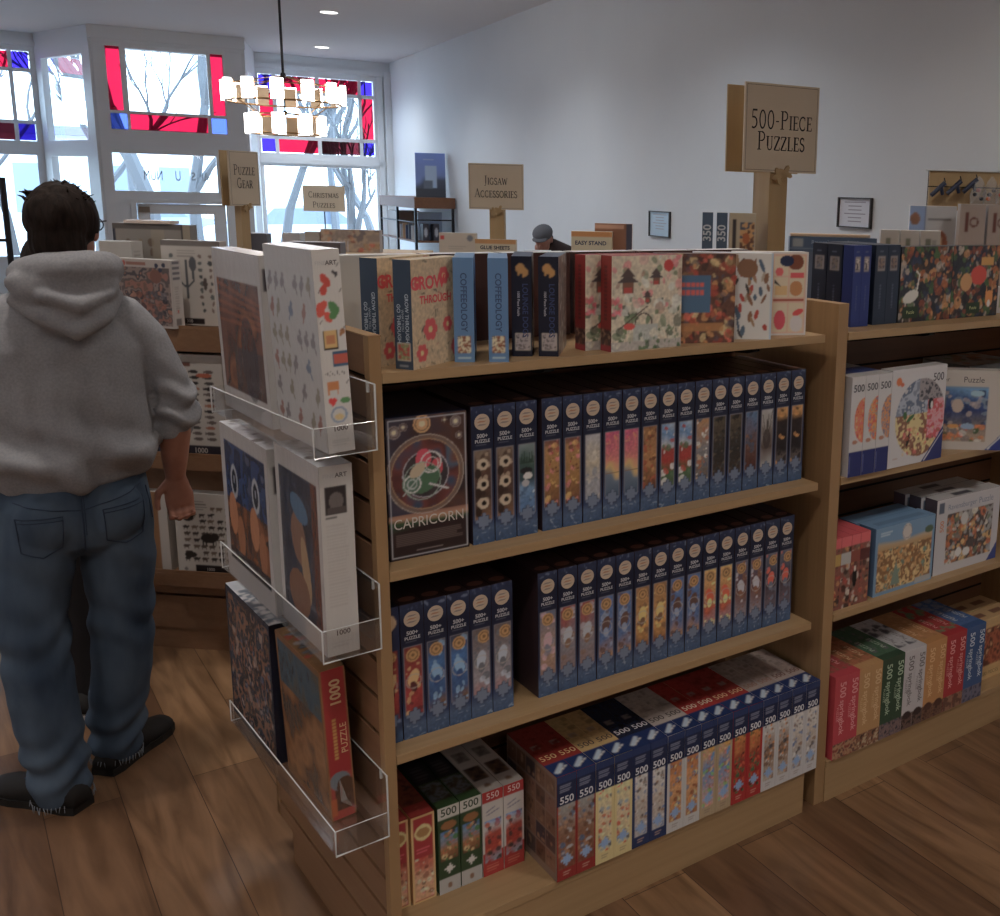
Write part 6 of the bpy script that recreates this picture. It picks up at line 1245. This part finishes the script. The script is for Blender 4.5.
# hoodie
mb=MB()
rings(mb,[((-.376,1.362,.990),(.208,.158)),((-.378,1.362,1.02),(.224,.162)),((-.380,1.36,1.08),(.215,.142)),((-.380,1.355,1.20),(.205,.135)),((-.378,1.355,1.31),(.200,.125)),((-.372,1.355,1.385),(.165,.105)),((-.365,1.35,1.44),(.105,.085))],HOOD,32)
rings(mb,[((-.330,1.36,1.405),(.07,.07)),((-.230,1.368,1.365),(.078,.070)),((-.175,1.372,1.30),(.072,.068)),((-.135,1.368,1.21),(.063,.063)),((-.110,1.362,1.13),(.062,.062)),((-.108,1.366,1.075),(.064,.062)),((-.110,1.372,1.045),(.054,.052))],HOOD,22)
rings(mb,[((-.42,1.36,1.405),(.07,.07)),((-.53,1.368,1.365),(.078,.070)),((-.60,1.372,1.29),(.072,.068)),((-.66,1.37,1.19),(.063,.063)),((-.695,1.38,1.10),(.062,.062)),((-.690,1.40,1.03),(.058,.056)),((-.676,1.44,.97),(.045,.045))],HOOD,22)
# hood: thick roll round the neck and the bag on the back
roll=[]
for k in range(25):
    t=2*PI*k/24; roll.append((-.350+.098*math.cos(t),1.335+.088*math.sin(t),1.512-.012*math.sin(t)+.006*math.cos(t)))
mb.tube(roll,[(.040+.012*max(0,-math.sin(2*PI*k/24))) for k in range(25)],HOOD,seg=14,cap=False)
mb.ell((-.355,1.35,1.46),(.125,.10,.06),HOOD,seg=24,rings=14)
mb.ell((-.362,1.268,1.475),(.128,.066,.078),HOOD,seg=24,rings=14); mb.ell((-.352,1.246,1.410),(.088,.050,.060),HOOD,seg=22,rings=12); mb.ell((-.40,1.275,1.490),(.100,.058,.048),HOOD,seg=22,rings=12)
mb.tube([(-.485,1.29,1.450),(-.43,1.232,1.405),(-.356,1.202,1.362),(-.285,1.232,1.400),(-.235,1.295,1.455)],[.018,.022,.026,.022,.016],HOOD,seg=12)
mb.tube([(-.475,1.29,1.495),(-.42,1.215,1.460),(-.345,1.197,1.432),(-.275,1.232,1.458),(-.235,1.30,1.500)],[.016,.020,.022,.019,.014],HOOD,seg=12)
mb.tube([(-.450,1.28,1.545),(-.40,1.235,1.520),(-.335,1.222,1.500),(-.275,1.255,1.520)],[.016,.020,.021,.016],HOOD,seg=12)
def hoodfold(co,n_):
    x,y,z=co; d=0
    back=max(0,-n_.y)
    if z<1.36 and -.60<x<-.16:
        f=min(1,(1.36-z)/.25); w_=math.sin((x+.05*math.sin(z*7))*38+z*3); d+=back*f*(.015*(abs(w_)**1.5)*(1 if w_>0 else -.4)+.005*math.sin(x*71+z*9+1))
        hem=math.exp(-((z-1.015)/.035)**2); d+=.009*hem*(1+.25*math.sin(x*26+z*20))
        d+=back*.013*math.sin(z*46+(x+.38)*26+2)*math.exp(-((z-1.03)/.09)**2)
    if x>-.17 or x<-.62: d+=.012*math.sin(z*82+math.sin(x*30+y*22)*2.2)*math.exp(-((z-1.09)/.085)**2)
    d+=.005*noise.noise(Vector((co.x*9,co.y*9,co.z*6)))+.0025*noise.noise(co*24)
    return d
local(fuse('hoodie',mb,.0062,man,HOOD,4,hoodfold))
# jeans
mb=MB()
rings(mb,[((-.375,1.365,1.03),(.160,.105)),((-.375,1.365,.985),(.170,.115)),((-.378,1.365,.92),(.182,.128)),((-.380,1.362,.85),(.190,.138)),((-.380,1.362,.80),(.188,.132))],DENIM,32)
rings(mb,[((-.290,1.365,.86),(.098,.125)),((-.285,1.37,.76),(.100,.115)),((-.285,1.378,.66),(.094,.105)),((-.287,1.385,.55),(.087,.095)),((-.290,1.392,.45),(.085,.090)),((-.300,1.402,.33),(.082,.086)),((-.318,1.418,.20),(.078,.080)),((-.328,1.432,.10),(.074,.078)),((-.330,1.436,.062),(.070,.074))],DENIM,26)
rings(mb,[((-.472,1.36,.86),(.102,.125)),((-.488,1.348,.76),(.100,.115)),((-.503,1.338,.66),(.093,.105)),((-.512,1.328,.55),(.087,.096)),((-.514,1.318,.45),(.085,.092)),((-.510,1.306,.33),(.083,.088)),((-.500,1.298,.20),(.080,.084)),((-.492,1.296,.10),(.077,.082)),((-.490,1.296,.045),(.076,.080))],DENIM,26)
mb.ell((-.300,1.270,.845),(.080,.055,.085),DENIM,seg=18,rings=12); mb.ell((-.460,1.268,.845),(.082,.055,.085),DENIM,seg=18,rings=12)
def jf(co,n_):
    x,y,z=co; d=.004*noise.noise(Vector((x*8,y*8,z*7))); 
    d+=.0065*math.sin(z*58+3*math.sin(x*18+y*9))*math.exp(-((z-.50)/.10)**2)*.8
    d+=.0085*math.sin(z*70+2.5*math.sin(x*24+y*12))*math.exp(-((z-.13)/.09)**2)
    d+=.006*math.sin(z*30+x*30)*math.exp(-((z-.70)/.06)**2)
    d-=.006*math.exp(-((x+.380)/.010)**2)*max(0,-n_.y)*(z>.70)
    return d
jo=local(fuse('jeans',mb,.0062,man,DENIM,4,jf))
# pockets and seams laid on the cloth by ray casting in the man's own back direction
bvh=BVHTree.FromPolygons([v.co.copy() for v in jo.data.vertices],[tuple(p.vertices) for p in jo.data.polygons])
def onback(x,z,e=.0015):
    h=bvh.ray_cast(Vector((x,.9,z)),Vector((0,1,0))); return (h[0]+h[1]*e) if h[0] is not None else None
def seam(pts,r=.0016):
    P_=[]
    for (x0,z0),(x1,z1) in zip(pts[:-1],pts[1:]):
        for k in range(8): P_.append(onback(x0+(x1-x0)*k/8,z0+(z1-z0)*k/8))
    P_.append(onback(*pts[-1])); P_=[p for p in P_ if p is not None]; m.tube(P_,r,DENIMS,seg=5)
m=MB()
for sg in (-1,1):
    cxp=-.380+sg*.100; q=[(cxp-.052,.868),(cxp+.052,.882 if sg>0 else .866),(cxp+.047,.775),(cxp,.755),(cxp-.047,.775),(cxp-.052,.868)]
    seam(q); seam([(cxp-.050,.858),(cxp+.050,.870 if sg>0 else .856)],.0012)
seam([(-.380,.95),(-.380,.80),(-.379,.745)],.0022); seam([(-.374,.93),(-.374,.80)],.0012); seam([(-.53,.905),(-.45,.885),(-.38,.872),(-.31,.890),(-.23,.912)],.0016)
seam([(-.212,.90),(-.200,.80)],.0016); m.build('seam_stitching',jo)
m=MB(); rr=random.Random(5)
for cxh,cyh,zh,rx_ in ((-.490,1.296,.045,.078),(-.330,1.436,.062,.072)):
    for k in range(46):
        a=2*PI*k/46; p=Vector((cxh+rx_*math.cos(a),cyh+rx_*1.02*math.sin(a),zh-.03)); m.tube([p+Vector((0,0,.014)),p+Vector((rr.uniform(-.004,.004),rr.uniform(-.004,.004),-.001-rr.uniform(0,.008)))],[.0014,.0006],mat('frayed_thread',(.30,.34,.40),.9),seg=4)
m.build('frayed_hem',jo)
o=shoe(man,(-.452,1.225,0),(-.635,1.475,0),.050,h=.10); local(o)
o=shoe(man,(-.375,1.385,0),(-.165,1.600,0),.050,h=.095); local(o)

# ---- person in black in front of him
p2=empty('person',(-.29,1.92,0)); setp(p2,'person in black with white-soled sneakers, almost hidden in front of the hooded person','person')
def loc2(o): o.location=-p2.location+Vector((.125,-.06,0)); return o
mb=MB(); c2=(-.44,1.96,1.47); P2,R2=head(mb,c2,(.15,1,0),.94)
rings(mb,[((-.44,1.95,1.28),(.06,.06)),((-.44,1.95,1.42),(.05,.05))],SKIN); rings(mb,[((-.44,1.95,.9),(.11,.08)),((-.44,1.95,1.25),(.13,.08))],SKIN)
rings(mb,[((-.58,1.95,1.22),.04),((-.61,1.97,1.0),.038),((-.60,2.06,.84),.028)],SKIN,14); hand(mb,(-.60,2.06,.84),(.0,.2,-1),(1,0,0),(0,1,0),.9)
rings(mb,[((-.30,1.95,1.22),.04),((-.28,1.97,1.0),.038),((-.29,2.06,.84),.028)],SKIN,14); hand(mb,(-.29,2.06,.84),(.0,.2,-1),(-1,0,0),(0,1,0),.9)
loc2(fuse('body',mb,.0062,p2,SKIN,2))
mb=MB(); mb.ell(P2(0,-.022,.034),(.088,.096,.096),HAIR,seg=20,rings=14,rot=R2); mb.ell(P2(0,-.06,-.05),(.07,.05,.09),HAIR,seg=16,rings=10,rot=R2); loc2(mb.build('hair',p2,True))
mb=MB(); rings(mb,[((-.44,1.95,.86),(.15,.11)),((-.44,1.95,1.05),(.14,.105)),((-.44,1.95,1.22),(.15,.10)),((-.44,1.95,1.30),(.09,.07))],BLACKC,24)
rings(mb,[((-.50,1.95,1.26),.055),((-.59,1.95,1.18),.052),((-.61,1.97,1.0),.046),((-.602,2.04,.87),.038)],BLACKC,16); rings(mb,[((-.38,1.95,1.26),.055),((-.29,1.95,1.18),.052),((-.28,1.97,1.0),.046),((-.288,2.04,.87),.038)],BLACKC,16); loc2(fuse('jacket',mb,.009,p2,BLACKC,3))
mb=MB(); rings(mb,[((-.44,1.95,.93),(.14,.10)),((-.44,1.95,.80),(.15,.11))],BLACKC,24)
rings(mb,[((-.400,1.95,.80),(.085,.10)),((-.440,1.95,.5),(.072,.08)),((-.455,1.94,.25),(.062,.066)),((-.460,1.93,.07),(.058,.060))],BLACKC,18); rings(mb,[((-.515,1.95,.80),(.085,.10)),((-.565,1.97,.5),(.070,.08)),((-.590,2.0,.25),(.060,.066)),((-.60,2.02,.07),(.056,.060))],BLACKC,18); loc2(fuse('trousers',mb,.009,p2,BLACKC,3))
loc2(shoe(p2,(-.515,1.86,0),(-.395,2.07,0),.046,sole=WSOLE,h=.085)); loc2(shoe(p2,(-.60,1.97,0),(-.61,2.23,0),.044,sole=WSOLE,h=.08))

# ---- seated person with flat cap far behind
p3=empty('person',(3.80,6.12,0)); setp(p3,'person with a grey flat cap and dark brown jacket, head bowed, far behind the shelves','person')
def loc3(o): o.location=-p3.location; return o
mb=MB(); FD3=Vector((-.62,-.60,-.50)).normalized(); c3=Vector((3.775,6.09,1.335)); f=FD3; r=Vector((f.y,-f.x,0)).normalized(); u=r.cross(f); R3=Matrix((r,f,u)).transposed()
P3=lambda x,y,z:c3+R3@Vector((x,y,z))
mb.ell(P3(0,-.012,.02),(.076,.094,.092),SKIN,rot=R3,seg=20,rings=14); mb.ell(P3(0,.02,-.045),(.056,.068,.07),SKIN,rot=R3); mb.ell(P3(0,.092,-.018),(.013,.02,.022),SKIN,rot=R3,seg=10,rings=8)
for q in (-1,1): mb.ell(P3(q*.076,-.008,-.005),(.010,.02,.03),SKIN,rot=R3,seg=10,rings=8)
rings(mb,[((3.86,6.19,1.14),(.07,.07)),((3.79,6.16,1.27),(.055,.055))],SKIN); rings(mb,[((3.9,6.22,.6),(.14,.1)),((3.9,6.22,1.1),(.15,.1))],SKIN)
rings(mb,[((3.72,6.10,1.08),.045),((3.65,6.0,.86),.04),((3.52,5.95,.80),.03)],SKIN,14); hand(mb,(3.52,5.95,.80),(-1,-.3,-.1),(0,0,-1),(-.3,1,0)); rings(mb,[((4.06,6.28,1.08),.045),((4.05,6.05,.86),.04),((3.9,5.9,.80),.03)],SKIN,14); hand(mb,(3.9,5.9,.80),(-1,-.4,-.1),(0,0,-1),(.3,-1,0)); loc3(fuse('body',mb,.0075,p3,SKIN,2))
mb=MB(); mb.ell(P3(0,-.02,.055),(.088,.108,.062),mat('grey_tweed',(.10,.10,.115),.9),rot=R3,seg=20,rings=12); mb.ell(P3(0,.075,.052),(.068,.055,.010),mat('grey_tweed'),rot=R3,seg=18,rings=8); loc3(mb.build('flat_cap',p3,True))
mb=MB(); mb.ell(P3(0,-.05,-.01),(.078,.05,.06),HAIR,rot=R3); loc3(mb.build('hair',p3,True))
BJ=mat('dark_brown_cloth',(.045,.028,.028),.9); mb=MB(); rings(mb,[((3.92,6.22,.60),(.17,.13)),((3.93,6.20,.9),(.18,.14)),((3.94,6.16,1.12),(.21,.14)),((3.92,6.15,1.225),(.17,.11)),((3.87,6.14,1.275),(.09,.08))],BJ,24,(.80,-.60,0))
rings(mb,[((3.76,6.14,1.12),.07),((3.70,6.06,1.0),.062),((3.645,6.0,.86),.056),((3.55,5.96,.81),.045)],BJ,16); rings(mb,[((4.04,6.28,1.12),.07),((4.07,6.18,1.0),.062),((4.05,6.05,.86),.056),((3.93,5.92,.81),.045)],BJ,16); loc3(fuse('jacket',mb,.012,p3,BJ,3))
mb=MB(); rings(mb,[((3.85,6.20,.56),(.16,.12)),((3.95,6.25,.60),(.16,.12))],BLACKC,20)
for dx,dy in ((-.10,-.04),(.10,.05)): rings(mb,[((3.90+dx,6.22+dy,.56),.085),((3.72+dx,5.86+dy,.56),.07),((3.71+dx,5.84+dy,.30),.058),((3.72+dx,5.86+dy,.08),.052)],BLACKC,16)
loc3(fuse('trousers',mb,.012,p3,BLACKC,3))
for dx,dy in ((-.10,-.04),(.10,.05)): loc3(shoe(p3,(3.74+dx,5.90+dy,0),(3.62+dx,5.66+dy,0),.046))
g=empty('stool',(3.98,6.32,0)); setp(g,'plain stool under the person with the flat cap','stool'); MB().tube([(0,0,.40),(0,0,.445)],.17,M_WOODV,seg=24).build('seat',g)
for q in range(4): a=q*PI/2+.3; MB().tube([(.11*math.cos(a),.11*math.sin(a),.40),(.16*math.cos(a),.16*math.sin(a),0)],.013,M_WOODV).build('leg',g)
g=empty('sales_counter',(3.50,5.60,0),math.radians(-38)); setp(g,'counter the person with the flat cap is working at, hidden behind the shelves','counter'); MB().box(-.5,.3,-.42,.0,.745,.78,M_WOODH,bev=.002).build('counter_top',g)
for x in (-.47,.25): MB().box(x,x+.03,-.40,-.02,0,.745,M_WOODV).build('leg',g)

# ------------------------------------------------------------------ world, camera
w=bpy.data.worlds.new('overcast'); S.world=w; w.use_nodes=True; n=w.node_tree.nodes; l=w.node_tree.links; bg=n['Background']
bg.inputs[0].default_value=(.60,.84,1.08,1); bg.inputs[1].default_value=SKY
for (rx0,rx1,z0,z1,yy_) in ((2.05,3.6,.75,3.2,YS+.2),(-2.1,-.6,.75,3.2,YS+.2),(.2,1.5,.3,3.2,YV+.2)):
    L=bpy.data.lights.new('window_portal','AREA'); L.shape='RECTANGLE'; L.size=rx1-rx0; L.size_y=z1-z0; L.cycles.is_portal=True; o=bpy.data.objects.new('window_portal',L); link(o)
    X,Y=rloc((rx0+rx1)/2,yy_); o.location=(X,Y,(z0+z1)/2); o.rotation_euler=(PI/2,0,TH+PI); o.rotation_euler=(-PI/2,0,TH)
cam=bpy.data.cameras.new('camera'); co=bpy.data.objects.new('camera',cam); link(co)
R_=Vector((.78257614,-.62198419,.02665038)); U_=Vector((.10451487,.17345942,.97927957)); F_=Vector((.61371917,.76357547,-.2007518))
co.matrix_world=Matrix(((R_.x,U_.x,-F_.x,-.72981),(R_.y,U_.y,-F_.y,-1.92961),(R_.z,U_.z,-F_.z,1.76146),(0,0,0,1)))
cam.sensor_fit='HORIZONTAL'; cam.sensor_width=36; cam.lens=1030.28*36/1000; cam.shift_x=(500-712.187)/1000; cam.shift_y=-(458-405.485)/1000; cam.clip_start=.05; cam.clip_end=200
S.camera=co
S.view_settings.view_transform='Standard'; S.view_settings.look='None'; S.view_settings.gamma=1; S.view_settings.use_curve_mapping=False; S.view_settings.exposure=EXPO
S.cycles.max_bounces=8; S.cycles.transparent_max_bounces=16; S.cycles.use_denoising=True
for o in list(S.objects):
    if o.parent is None and o.type=='EMPTY' and not o.children: bpy.data.objects.remove(o)
